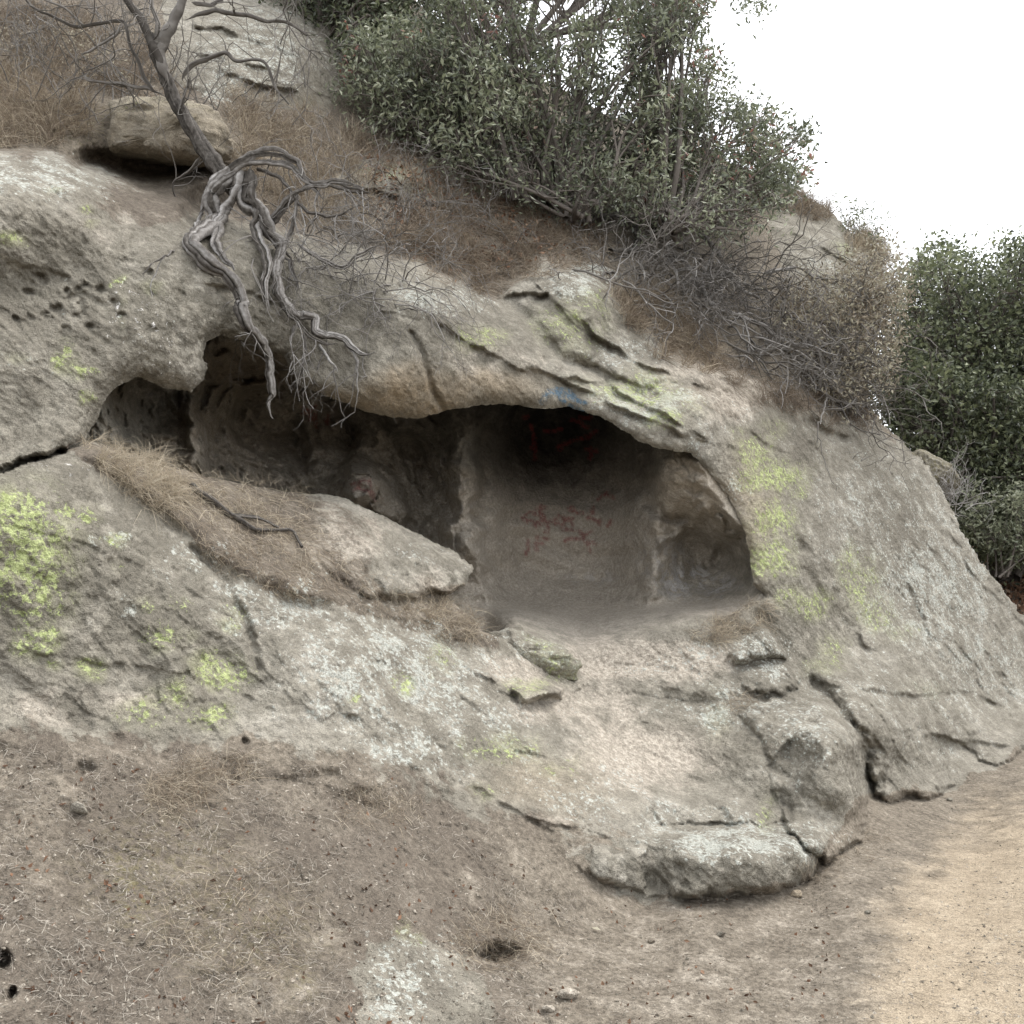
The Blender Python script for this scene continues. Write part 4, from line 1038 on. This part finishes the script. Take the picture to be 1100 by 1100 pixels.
# trees on the right
oak_spec = [
    ('oak_tree', 'dark rounded oak crown at the right edge beyond the outcrop', [(952, 330), (975, 285), (1010, 270), (1060, 278), (1100, 262), (1200, 200), (1300, 220), (1320, 420), (1200, 480), (1100, 470), (1000, 450), (950, 400)], 3800, 13.6, 16.5, (1100, 640, 15.5)),
    ('oak_tree', 'lower dark oak foliage reaching the leaf litter behind the slab', [(938, 400), (990, 390), (1100, 420), (1300, 430), (1300, 560), (1120, 600), (1080, 608), (1050, 590), (1020, 530), (960, 480)], 3600, 12.8, 15.5, (1075, 620, 14.2)),
    ('oak_tree', 'farthest tree behind the dark oaks, its pale twigs against the sky', [(960, 300), (1000, 268), (1060, 285), (1100, 240), (1200, 160), (1400, 160), (1400, 600), (1000, 560), (940, 420)], 2200, 18, 22, (1150, 620, 20)),
]
for nm, lb, poly, n, d0, d1, bs_ in oak_spec:
    shrub(nm, lb, 'tree', W([bs_[0]], [bs_[1]], [bs_[2]]), poly_tips(poly, n, d0, d1, -.12, 60, bs_[0]), 18, 12, 15, .13, .085, M_OAK, r=.10, tone=(.05, .95), width=.55, parts=('trunk', 'crown'), twr=.006)
shrub('oak_sapling', 'fresh green low bush in front of the oaks above the leaf litter', 'shrub', W([1075], [620], [12.6]), poly_tips([(1030, 540), (1060, 520), (1110, 520), (1160, 560), (1140, 605), (1080, 600), (1045, 580)], 420, 12.3, 13.2, 0, 40, 71), 8, 6, 14, .08, .07, M_LEAF, r=.02, tone=(.4, .92))
# withered bush
shrub('withered_bush', 'pale withered bush with tan curled leaves at the right rim of the slope', 'shrub', W([880, 900], [420, 400], [9.9, 10.4]),
      poly_tips([(850, 310), (900, 285), (945, 265), (965, 275), (968, 330), (955, 400), (935, 440), (900, 450), (870, 420), (840, 370), (835, 330)], 650, 9.6, 11.2, .05, 30, 81), 16, 10, 15, .10, .055, M_DRYLEAF, M_TWIG, r=.022, tone=(.1, 1), btone=.55)
shrub('ridge_shrub', 'small wispy grey-green shrub on the skyline of the ridge', 'shrub', W([925], [275], [12.6]),
      poly_tips([(885, 215), (905, 210), (925, 228), (950, 242), (962, 270), (930, 275), (900, 250)], 120, 12.4, 13.2, .05, 20, 87), 6, 5, 7, .06, .05, M_OAK, M_TWIG, r=.012, tone=(.4, .9))
tb = Tubes()
root = empty('scrub_thicket', W(60, 110, 7.3), 'leafless grey scrub on the upper left slope', 'shrub')
for k in range(90):
    u, v = rng.uniform(-20, 330), rng.uniform(30, 140)
    if 180 < u < 300 and v < 100: continue
    twigs(tb, sample(u, v), (rng.normal() * .5, -.3, 1), rng.uniform(.25, .6), .006, 0, .45, .55, 0.1, (2, 4), 4, 2)
tb.build('branches', M_TWIG, root)
tipsL = poly_tips([(-20, 30), (60, 20), (140, 60), (150, 90), (90, 100), (0, 70)], 260, 7.4, 8.4, .1, 30, 4)
leaves('foliage', tipsL, 10, .06, .03, M_DRYLEAF, root, (.0, .7))

# ------------------------------------------------------------------ the bare tree and its hanging roots
Z1 = 400 / 1100.0
z1 = lambda L: [(a * Z1, b * Z1) for a, b in L]
DT = 6.55
tree = empty('bare_tree', W(232, 180, DT), 'bare twisted tree on the ledge with exposed roots hanging over the cave mouth', 'tree')
tb = Tubes()
traced(tb, z1([(700, 560), (670, 530), (650, 505), (620, 465), (590, 420), (560, 370), (520, 300), (480, 210), (455, 140), (440, 100)]), .066, .036, dd=DT, strands=4, spread=.5, tone=.28, sides=8)
traced(tb, z1([(700, 560), (670, 530), (650, 505), (620, 465), (590, 420), (560, 370), (520, 300), (480, 210), (455, 140), (440, 105)]), .058, .030, dd=DT, tone=.12, sides=10)
tb.build('trunk', M_WOOD, tree)
tb = Tubes()
for L, r0, r1 in [([(490, 230), (462, 150), (430, 90), (385, 10), (350, -60)], .032, .018), ([(460, 150), (465, 90), (445, 0), (440, -60)], .018, .012), ([(500, 250), (474, 170), (490, 110), (520, 50), (545, -10), (580, -80)], .036, .020),
                  ([(540, 60), (620, 35), (700, 45), (780, 60), (850, 65), (900, 100)], .014, .006), ([(500, 290), (440, 250), (400, 160), (350, 60), (250, 75), (180, 60), (100, 20), (60, -20)], .012, .006),
                  ([(490, 280), (420, 260), (340, 245), (270, 240), (240, 220)], .010, .004), ([(540, 250), (560, 200), (650, 155), (700, 175), (780, 180), (810, 250), (850, 310)], .013, .005), ([(530, 330), (545, 280), (560, 230)], .008, .005),
                  ([(350, 70), (340, 110), (270, 145), (240, 160)], .008, .004), ([(560, 0), (620, 10), (660, 0)], .012, .006), ([(250, 75), (180, 20), (120, -10)], .007, .004), ([(340, 245), (380, 270), (400, 320)], .006, .003),
                  ([(850, 65), (890, 130), (940, 170)], .005, .003), ([(590, 460), (560, 500), (520, 530), (520, 590)], .009, .004), ([(240, 220), (330, 180), (340, 150)], .004, .003)]:
    c = traced(tb, z1(L), r0 * 1.25, r1 * 1.25, dd=DT - .05, tone=.3, dend=rng.uniform(-.2, .3), wob=.02)
    for i in range(5 if r0 < .02 else 2):
        p = c[rng.integers(len(c) // 3, len(c))]
        twigs(tb, p, rng.normal(size=3) + np.array([0, 0, .2]), rng.uniform(.2, .5), .0045, 1, .4, .5, 0, (1, 3), 4, 3)
tb.build('branches', M_TWIG, tree)
tb = Tubes()
ROOTS = [([(690, 510), (645, 540), (625, 600), (640, 645), (600, 680), (560, 712), (600, 760), (680, 820), (708, 880), (722, 950), (770, 1010), (790, 1060), (800, 1110), (808, 1160), (794, 1200), (806, 1236)], .034, .016, 4),
         ([(700, 510), (690, 570), (662, 620), (640, 680), (640, 730), (690, 800)], .026, .015, 3),
         ([(720, 510), (716, 590), (760, 620), (790, 680), (830, 730), (812, 790), (822, 860), (870, 930), (930, 940), (932, 980), (1010, 1000), (1070, 1050), (1110, 1040)], .032, .010, 4),
         ([(740, 515), (745, 580), (772, 630), (752, 680), (790, 770), (780, 850), (790, 905)], .026, .010, 3),
         ([(755, 520), (750, 590), (800, 690), (860, 780), (880, 870)], .018, .008, 2),
         ([(800, 660), (850, 590), (900, 560), (960, 538), (1040, 560), (1100, 575)], .018, .010, 2), ([(670, 515), (740, 462), (800, 448), (870, 468), (910, 530), (960, 590)], .024, .010, 3),
         ([(700, 500), (760, 480), (850, 490), (920, 540), (1000, 535), (1080, 560)], .018, .010, 2), ([(850, 720), (870, 640), (880, 560)], .012, .008, 1), ([(880, 725), (960, 770), (1010, 790), (1080, 740), (1120, 730)], .014, .006, 2),
         ([(880, 940), (862, 1000), (870, 1060)], .008, .004, 1), ([(920, 970), (970, 1060), (1000, 1100)], .009, .004, 1), ([(1010, 1000), (1050, 1050), (1060, 1110)], .008, .004, 1), ([(900, 950), (900, 1050), (880, 1140)], .007, .003, 1),
         ([(650, 510), (610, 560), (590, 640), (560, 690)], .014, .006, 1), ([(560, 710), (500, 750), (450, 775)], .005, .003, 1), ([(760, 500), (840, 540), (900, 620), (980, 640), (1060, 610)], .010, .005, 1), ([(820, 860), (850, 920), (930, 1000), (1000, 1020)], .012, .006, 2)]
allc = []
for L, r0, r1, st_ in ROOTS:
    pts = z1(L)
    ds_ = np.array([fd_at(a, b) for a, b in pts]); dl = np.minimum(ds_ - .10, 6.45); dl[0:1] = 6.5
    dl = np.minimum(dl, 6.0 + .0 * dl) if False else dl
    w3 = W(np.array(pts)[:, 0], np.array(pts)[:, 1], dl); r0 *= 1.4; r1 *= 1.3
    n = len(pts) * 8; c = spline(w3, n)
    c = c + .016 * np.stack([gnoise(c * 14), gnoise(c * 12 + 5), gnoise(c * 12 + 11)], -1)
    rad = np.linspace(r0, r1, n) * (1 + .35 * gnoise(c * 16 + 3)) * (1 - .8 * sstep(np.arange(n) / n, .82, 1.0))
    t = np.gradient(c, axis=0); t /= np.linalg.norm(t, axis=1)[:, None]
    a = np.cross(t, [.1, 1, .05]); a /= np.linalg.norm(a, axis=1)[:, None] + 1e-9; b = np.cross(t, a)
    for s_ in range(st_):
        LL = np.arange(n) / n * rng.uniform(2, 5) + s_ * 6.28 / st_ + rng.uniform(0, 2)
        o = (a * np.cos(LL)[:, None] + b * np.sin(LL)[:, None] * .7) * (rad * (.75 if st_ > 1 else 0))[:, None]
        tb.add(c + o, rad * (rng.uniform(.4, .7) if st_ > 1 else 1), np.clip(.5 + rng.uniform(-.2, .25), 0, 1), 9)
    allc.append(c)
for c in allc:
    for i in range(3):
        p = c[rng.integers(len(c) // 3, len(c))]
        twigs(tb, p, (rng.normal() * .6, -.2, -.8), rng.uniform(.15, .35), .005, 1, .6, .5, -.4, (1, 2), 4, 3)
tb.build('roots', M_WOOD, tree)

tb = Tubes()
root = empty('dead_brush', W(380, 260, 6.7), 'fine tangled dead brush to the right of the hanging roots', 'dead brush')
for k in range(120):
    u, v = (rng.uniform(325, 460) if k % 8 else rng.uniform(260, 330)), 0
    v = rng.uniform(175, 300) + (u - 290) * .25
    dr = (rng.normal() * .7 + .15, -.45, rng.normal() * .6 - .15)
    p = sample(u, v)
    twigs(tb, p, dr, rng.uniform(.3, .65), .0055, 0, .55, .5, -.3, (2, 4), 4, 3)
tb.build('branches', M_TWIG, root)

tb = Tubes()
root = empty('dead_brush', W(520, 250, 8.6), 'low grey twigs in the rusty grass below the middle shrub', 'dead brush')
for k in range(70):
    u, v = rng.uniform(360, 660), 0
    v = rng.uniform(150, 280) + (u - 400) * .1
    twigs(tb, sample(u, v), (rng.normal() * .7, -.4, rng.normal() * .4 + .35), rng.uniform(.2, .5), .006, 0, .5, .55, 0, (2, 4), 4, 2)
tb.build('branches', M_TWIG, root)
tb = Tubes()
root = empty('dead_shrub', W(760, 330, 9.0), 'tangled grey dead branches sprawling below the shrubs on the right', 'dead brush')
Z3 = lambda L: [(700 + a * Z1, b * Z1) for a, b in L]
for L, r0, r1 in [([(120, 670), (190, 740), (240, 830), (320, 880)], .026, .012), ([(130, 660), (230, 650), (300, 620), (370, 600), (440, 590)], .022, .010), ([(250, 930), (330, 965), (400, 1010), (470, 1040), (515, 1075)], .020, .010),
                  ([(340, 805), (430, 790), (500, 830), (545, 890)], .016, .006), ([(0, 600), (50, 640), (40, 720), (70, 800), (80, 850)], .020, .009), ([(515, 1075), (515, 1180), (500, 1250)], .010, .004), ([(190, 740), (150, 830), (200, 930), (330, 990)], .016, .006),
                  ([(40, 720), (120, 800), (180, 900), (260, 940), (300, 1040)], .018, .006), ([(120, 670), (60, 620), (-60, 640), (-130, 620)], .022, .014), ([(-200, 470), (-100, 480), (0, 490), (120, 450), (200, 430), (330, 440)], .014, .005)]:
    pts = np.array(Z3(L)); ds_ = np.array([fd_at(a, b) for a, b in pts]) - .35
    c = spline(W(pts[:, 0], pts[:, 1], ds_), len(pts) * 7); c += .03 * np.stack([gnoise(c * 6), gnoise(c * 6 + 5), gnoise(c * 6 + 11)], -1)
    tb.add(c, np.linspace(r0, r1, len(c)) * 1.3, .62, 6)
    for i in range(7):
        twigs(tb, c[rng.integers(3, len(c))], (rng.normal() * .8 + .2, -.3, rng.normal() * .7 - .3), rng.uniform(.3, .7), .008, 1, .55, .6, -.2, (2, 3), 4, 3)
for k in range(135):
    t_ = rng.uniform(); u = 640 + 290 * t_ + rng.normal() * 12; v = 232 + 155 * t_ + rng.uniform(-20, 75) * (1 - .2 * t_)
    v = min(v, 455)
    d0 = sample(u, v)
    twigs(tb, d0, (rng.normal() * .6 + .45, -.5, rng.normal() * .5 - .15), rng.uniform(.35, .9), .012, 0, .5, .55, -.15, (2, 4), 4, 3)
tb.build('branches', M_TWIG, root)
tb = Tubes()
root = empty('exposed_root', W(640, 235, 8.9), 'thick arching grey root under the middle shrub', 'root')
traced(tb, [(622, 240), (640, 233), (666, 229), (684, 247), (681, 268), (656, 269)], .040, .028, off=-.15, tone=.45, sides=9, wob=.02); tb.build('bark', M_WOOD, root)
root.name = 'exposed_root'
tb = Tubes()
traced(tb, [(205, 520), (214, 528), (232, 540), (251, 554), (276, 568), (300, 569), (315, 572), (323, 586)], .020, .008, off=-.05, tone=.2, wob=.012)
traced(tb, [(251, 554), (275, 556), (300, 566)], .012, .007, off=-.05, tone=.3)
tag(tb.build('fallen_branch', M_WOOD), 'dark fallen branch lying on the dry grass bank before the cave', 'branch')


# ------------------------------------------------------------------ grass and litter
def blades(name, uv, length, width, mat, lay=.5, tone=(0, 1), spread=0, lift=.0, flow=None, bend=.5, label=None, cat=None, seed=0, normal_amt=1.0):
    u, v = uv[:, 0], uv[:, 1]; n = len(u)
    p = sample(u, v); nn = sample(u, v, N)
    up = nn * .55 * normal_amt + np.array([0, 0, .8]); up /= np.linalg.norm(up, axis=1)[:, None]
    r = rng.normal(size=(n, 3)); r -= (r * nn).sum(1)[:, None] * nn
    r /= np.linalg.norm(r, axis=1)[:, None] + 1e-9
    if flow is not None: r = r * .75 + np.array(flow)
    lays = np.clip(lay + rng.normal(size=n) * .18, 0, 1)[:, None]
    dr = up * (1 - lays) + r * lays; dr /= np.linalg.norm(dr, axis=1)[:, None]
    L = length * rng.uniform(.4, 1.3, n)[:, None]
    w = np.cross(dr, rng.normal(size=(n, 3))); w /= np.linalg.norm(w, axis=1)[:, None]; w *= width * rng.uniform(.5, 1.3, n)[:, None]
    side = (r * .7 + rng.normal(size=(n, 3)) * .3 - np.array([0, 0, .35])) * bend
    p = p + nn * (rng.uniform(0, .012, n) + lift)[:, None]
    a1 = p + dr * L * .4; a2 = a1 + (dr + side * .6) * L * .35; a3 = a2 + (dr + side * 1.3) * L * .3
    V_ = np.stack([p - w, p + w, a1 - w * .8, a1 + w * .8, a2 - w * .5, a2 + w * .5, a3], 1).reshape(-1, 3)
    i = np.arange(n) * 7
    q = np.concatenate([np.stack([i, i + 1, i + 3, i + 2], -1), np.stack([i + 2, i + 3, i + 5, i + 4], -1)]); t3 = np.stack([i + 4, i + 5, i + 6], -1)
    t = np.clip(rng.uniform(tone[0], tone[1], n) + .25 * n2(u, v, 22, 90 + seed), 0, 1)
    o = mesh_np(name, V_, [q, t3], mat, {'tone': np.repeat(t, 7)}, smooth=False)
    if label: kind(o, 'stuff', label, cat)
    return o


def region(poly, n, gap=-1.0, gs=25, off=0):
    p = np.array(poly, float); lo = p.min(0); hi = p.max(0); out = []; t = 0
    while t < n:
        u = rng.uniform(lo[0], hi[0], 6000); v = rng.uniform(lo[1], hi[1], 6000)
        m = (sdf(u + n2(u, v, 22, off + 1) * 22, v + n2(u, v, 22, off + 4) * 22, poly) < 6 - np.abs(rng.normal(size=6000)) * 14) & (n2(u, v, gs, off) > gap + rng.normal(size=6000) * .12)
        out.append(np.stack([u[m], v[m]], -1)); t += m.sum()
    return np.concatenate(out)[:n]


GR = [  # poly, n, length, width, lay, tone, label, flow
    ([(85, 470), (110, 474), (160, 492), (200, 512), (190, 555), (150, 540), (110, 505)], 4200, .13, .0012, .68, (.6, 1), 'golden dry grass at the left tip of the cave mouth', (.3, -.1, -.25)),
    ([(150, 490), (232, 512), (330, 532), (350, 560), (330, 590), (240, 570), (180, 560)], 4500, .09, .0012, .85, (.45, 1), 'dry grass along the crest of the bank before the cave', (.15, -.1, -.1)),
    ([(200, 570), (300, 560), (400, 610), (440, 640), (500, 660), (525, 695), (470, 690), (400, 655), (300, 640), (230, 605)], 5000, .07, .0012, .88, (.15, .9), 'matted brown grass on the lower side of the bank', (.2, -.2, -.2)),
    ([(430, 635), (480, 640), (520, 668), (528, 695), (485, 690), (440, 668)], 1700, .12, .0013, .6, (.3, .95), 'upright straw tuft below the jutting rock', None),
    ([(740, 690), (770, 668), (812, 645), (832, 646), (826, 672), (780, 692)], 2800, .10, .0012, .85, (.3, 1), 'straw drift at the right end of the cave floor', (.3, 0, 0)),
    ([(430, 220), (500, 205), (560, 225), (640, 240), (650, 280), (560, 300), (520, 318), (450, 288), (400, 255)], 12000, .16, .0022, .6, (.0, .65), 'rusty dry grass on the slope below the middle shrub', (.2, -.1, -.3)),
    ([(650, 312), (700, 318), (760, 350), (775, 385), (745, 402), (715, 385), (680, 350)], 6000, .20, .0022, .5, (.1, .8), 'reddish brown grass clump over the stone ledge', (.2, -.1, -.25)),
    ([(-20, 70), (50, 80), (95, 105), (100, 140), (60, 160), (-20, 160)], 7000, .22, .002, .5, (.1, .9), 'tall tan grass clump at the upper left edge', (.1, -.2, -.25)),
    ([(90, 20), (180, 50), (200, 110), (130, 110), (20, 70), (-20, 20), (20, -10)], 6000, .18, .002, .5, (.0, .6), 'brown brushy grass behind the tan clump', None),
    ([(240, 100), (330, 120), (400, 150), (400, 240), (330, 250), (260, 200), (240, 150)], 8000, .18, .002, .45, (.15, .9), 'dry grass and brush behind the hanging roots', None),
    ([(360, 140), (430, 150), (520, 190), (600, 215), (560, 235), (480, 210), (400, 190)], 4000, .14, .002, .5, (.0, .6), 'brown grass under the leftmost shrub', None),
    ([(835, 210), (870, 208), (895, 228), (890, 240), (860, 232), (835, 225)], 1500, .20, .003, .5, (.2, .7), 'brown grass cap on the ridge rock', None),
    ([(905, 240), (925, 252), (950, 270), (955, 292), (930, 280), (905, 262)], 1600, .22, .003, .4, (.4, .9), 'pale grass tuft on the skyline ridge', None),
    ([(760, 385), (860, 420), (930, 440), (940, 465), (900, 462), (820, 430)], 3000, .14, .002, .6, (.0, .5), 'brown grass under the dead branches', None),
]
for k, (poly, n, L, w, lay, tn, lb, fl) in enumerate(GR):
    blades('dry_grass', region(poly, int(n * (.75 if k >= 5 else .45)), -.05, 16, k * 3.3), L, w, M_STRAW, lay, tn, flow=fl, label=lb, cat='dry grass', seed=k, bend=.9)
# straw litter over the dirt slope
lit = region([(-20, 800), (120, 800), (350, 812), (450, 855), (560, 890), (640, 950), (620, 1000), (560, 1110), (-20, 1110)], 13000, .0, 40, 100)
m = ~inside(lit[:, 0], lit[:, 1], BURIED) & (rng.uniform(size=len(lit)) > blobs(lit[:, 0], lit[:, 1], [(450, 960, 70, 40, .7), (590, 890, 60, 20, .8)]))
blades('straw_litter', lit[m], .042, .0008, M_LITTER, .93, (0, 1), lift=.0, label='flattened straw litter over the dirt slope', cat='straw litter', bend=.7, normal_amt=1.6)
for k, (poly, n, L, lb) in enumerate([([(155, 850), (200, 815), (262, 810), (275, 830), (240, 850), (200, 870), (175, 880)], 1300, .09, 'blond grass tuft below the slab on the dirt slope'),
                                     ([(480, 1010), (500, 985), (540, 975), (600, 1000), (605, 1030), (560, 1045), (500, 1040)], 1300, .07, 'brown rootlets around the burrow at the bottom'),
                                     ([(370, 850), (430, 840), (460, 870), (420, 890), (360, 885)], 600, .06, 'wiry grass patch on the dirt beside the pale slab'),
                                     ([(160, 950), (250, 900), (330, 960), (330, 1060), (230, 1080), (160, 1020)], 900, .06, 'sparse straw patch in the middle of the dirt slope'),
                                     ([(775, 745), (800, 745), (815, 760), (790, 766)], 220, .10, 'little straw under the rounded stone'),
                                     ([(850, 935), (880, 910), (930, 890), (960, 900), (900, 950)], 500, .05, 'thin straw at the foot of the nose boulder')]):
    blades('dry_grass', region(poly, n, -.2, 18, 200 + k), L, .0009, M_STRAW, .82, (.1, .95), label=lb, cat='dry grass', seed=40 + k, bend=.9)
# debris on the lower ground: small stones and bits
def pebbles(name, uv, size, mat, label, cat):
    n = len(uv); p = sample(uv[:, 0], uv[:, 1])
    base = np.array([(1, 0, 0), (-1, 0, 0), (0, 1, 0), (0, -1, 0), (0, 0, .7), (0, 0, -.7)], float)
    f0 = np.array([(0, 2, 4), (2, 1, 4), (1, 3, 4), (3, 0, 4), (2, 0, 5), (1, 2, 5), (3, 1, 5), (0, 3, 5)])
    s = size * rng.uniform(.3, 1, n) ** 2
    v = p[:, None] + base[None] * (s[:, None, None]) * rng.uniform(.6, 1.3, (n, 6, 1)) + rng.normal(size=(n, 6, 3)) * (s * .25)[:, None, None]
    f = (np.arange(n) * 6)[:, None, None] + f0[None]
    at = {k: np.zeros(n * 6) for k in ATT}; at['soil'] = np.repeat(rng.uniform(0, .8, n), 6); at['dust'] = np.repeat(rng.uniform(0, 1, n), 6)
    o = mesh_np(name, v.reshape(-1, 3), [f.reshape(-1, 3)], mat, at, smooth=False)
    return kind(o, 'stuff', label, cat)


pebbles('gravel', region([(560, 980), (700, 975), (880, 950), (940, 870), (1110, 820), (1110, 1120), (500, 1120)], 2600, -.3, 60, 300), .009, M_ROCK, 'loose gravel and crumbs on the lower ground and path', 'gravel')
pebbles('gravel', region([(-20, 800), (400, 815), (620, 930), (560, 1110), (-20, 1110)], 5000, -.3, 50, 310), .009, M_SOIL, 'soil crumbs on the dirt slope', 'gravel')
tl = region([(560, 980), (880, 955), (940, 880), (1110, 830), (1110, 1120), (520, 1120)], 2600, -.3, 40, 320)
blades('straw_litter', tl, .035, .001, M_LITTER, .97, (.0, .6), label='bits of twig and straw scattered on the lower ground', cat='straw litter', bend=.3, normal_amt=1.6)


def stone(u, v, s, lab, seed, **att):
    d = fd_at(u, v); k = s * F / d
    a = np.linspace(0, 6.28, 10, endpoint=False)
    ol = [(u + math.cos(t) * k * random.uniform(.8, 1.2), v - k * .2 + math.sin(t) * k * .55 * random.uniform(.8, 1.2)) for t in a]
    return boulder('stone', ol, d - s * .2, s * .7, lab, 'stone', 'stones scattered on the lower ground', att=att, amp=s * .15, seed=seed, res=(12, 28))


stone(855, 962, .035, 'small tan stone at the foot of the lichened boulder', 1, dust=1.0, sand=.8)
stone(932, 981, .022, 'small dark stone on the edge of the sandy path', 2, algae=.8)
stone(775, 1005, .025, 'dark clod on the dirt below the lichened boulder', 3, algae=.8, soil=.5)
stone(610, 1070, .04, 'pale flat stone at the bottom centre of the dirt', 4, dust=1.0)
stone(700, 1012, .02, 'small stone left of the dark clod', 5, soil=.6)
stone(85, 870, .045, 'grey round stone in the dirt under the left slab', 6, dust=.4)
stone(590, 1085, .03, 'pinkish stone at the bottom centre next to the pale flat stone', 7, warm=.6, dust=.8)
stone(1020, 500 + 360, .03, 'grey stone by the base of the right slab', 8, soil=.2)
# brown leaf flakes and bark bits
fl = region([(-20, 810), (400, 830), (620, 960), (880, 950), (920, 900), (900, 1120), (-20, 1120)], 450, .05, 50, 333)
kind(leaves('leaf_flakes', sample(fl[:, 0], fl[:, 1]) + np.array([0, 0, .004]), 1, .001, .026, M_REDLEAF, None, (0, .45), droop=0, width=.5), 'stuff', 'small brown leaf flakes scattered on the dirt', 'leaf litter')
hf = region([(380, 150), (640, 235), (640, 262), (560, 290), (520, 305), (400, 255)], 2200, -.1, 30, 341)
kind(leaves('leaf_flakes', sample(hf[:, 0], hf[:, 1]) + np.array([0, 0, .02]), 1, .02, .05, M_REDLEAF, None, (0, 1), droop=0, width=.5), 'stuff', 'dead leaves lying in the grass below the shrubs', 'leaf litter')
# pale leaf
n_ = 1
lp = sample(640, 1000); o = leaves('fallen_leaf', [lp + np.array([0, -.01, .012])], 1, 0, .07, M_DRYLEAF, None, (.9, .92), width=.5)
tag(o, 'single pale leaf lying on the dirt at the bottom centre', 'leaf')
# leaf litter behind the slab
gxs = rng.uniform(4.5, 12, 26000); gys = rng.uniform(9.5, 19, 26000); gzs = hfun(gxs, gys)
o = leaves('leaf_litter', np.stack([gxs, gys, gzs + .02], -1), 1, .01, .09, M_REDLEAF, None, (0, 1), width=.5); kind(o, 'stuff', 'reddish leaf litter on the slope behind the slab', 'leaf litter')
bare = Tubes()
root = empty('dry_bush', W(1015, 535, 11.2), 'small leafless tan bush beside the mossy boulder', 'dead brush')
for k in range(26):
    twigs(bare, W(1020 + rng.normal() * 12, 540 + rng.normal() * 8, 11.1), (rng.normal() * .6 + .2, -.3, .8), rng.uniform(.25, .5), .006, 0, .9, .5, 0, (2, 3), 4, 2)
bare.build('branches', M_TWIG, root)

# ------------------------------------------------------------------ camera, light, sky
cam = bpy.data.cameras.new('camera'); cam.lens = 36 * F / 1100; cam.sensor_width = 36; cam.clip_end = 3000; cam.clip_start = .05
co_ = bpy.data.objects.new('camera', cam); COL.objects.link(co_); co_.location = (0, 0, CAMZ); co_.rotation_euler = (math.pi / 2 + PITCH, 0, 0)
scene.camera = co_
SUN_EL, SUN_AZ = math.radians(64), math.radians(70)      # azimuth from +Y towards +X
sun = bpy.data.lights.new('sun', 'SUN'); sun.energy = 1.0; sun.angle = math.radians(30); sun.color = (1, .98, .95)
so = bpy.data.objects.new('sun', sun); COL.objects.link(so)
from mathutils import Vector
dirv = Vector((math.cos(SUN_EL) * math.sin(SUN_AZ), math.cos(SUN_EL) * math.cos(SUN_AZ), math.sin(SUN_EL)))
so.rotation_euler = (-dirv).to_track_quat('-Z', 'Y').to_euler()
w = bpy.data.worlds.new('World'); scene.world = w; w.use_nodes = True
nt = w.node_tree; bg = nt.nodes['Background']
sky = nt.nodes.new('ShaderNodeTexSky'); sky.sky_type = 'NISHITA'; sky.sun_disc = False; sky.sun_elevation = SUN_EL; sky.sun_rotation = SUN_AZ
sky.dust_density = 6; sky.air_density = 1.0; sky.ozone_density = 1
mx = nt.nodes.new('ShaderNodeMix'); mx.data_type = 'RGBA'; mx.inputs[0].default_value = .82
nt.links.new(sky.outputs[0], mx.inputs[6]); mx.inputs[7].default_value = (9.6, 9.8, 10.0, 1)
nt.links.new(mx.outputs[2], bg.inputs[0]); bg.inputs[1].default_value = .10
scene.view_settings.view_transform = 'Standard'; scene.view_settings.look = 'None'; scene.view_settings.exposure = 1.46; scene.view_settings.gamma = 1
scene.cycles.max_bounces = 6; scene.cycles.diffuse_bounces = 5; scene.cycles.caustics_reflective = False; scene.cycles.caustics_refractive = False; scene.cycles.transmission_bounces = 3
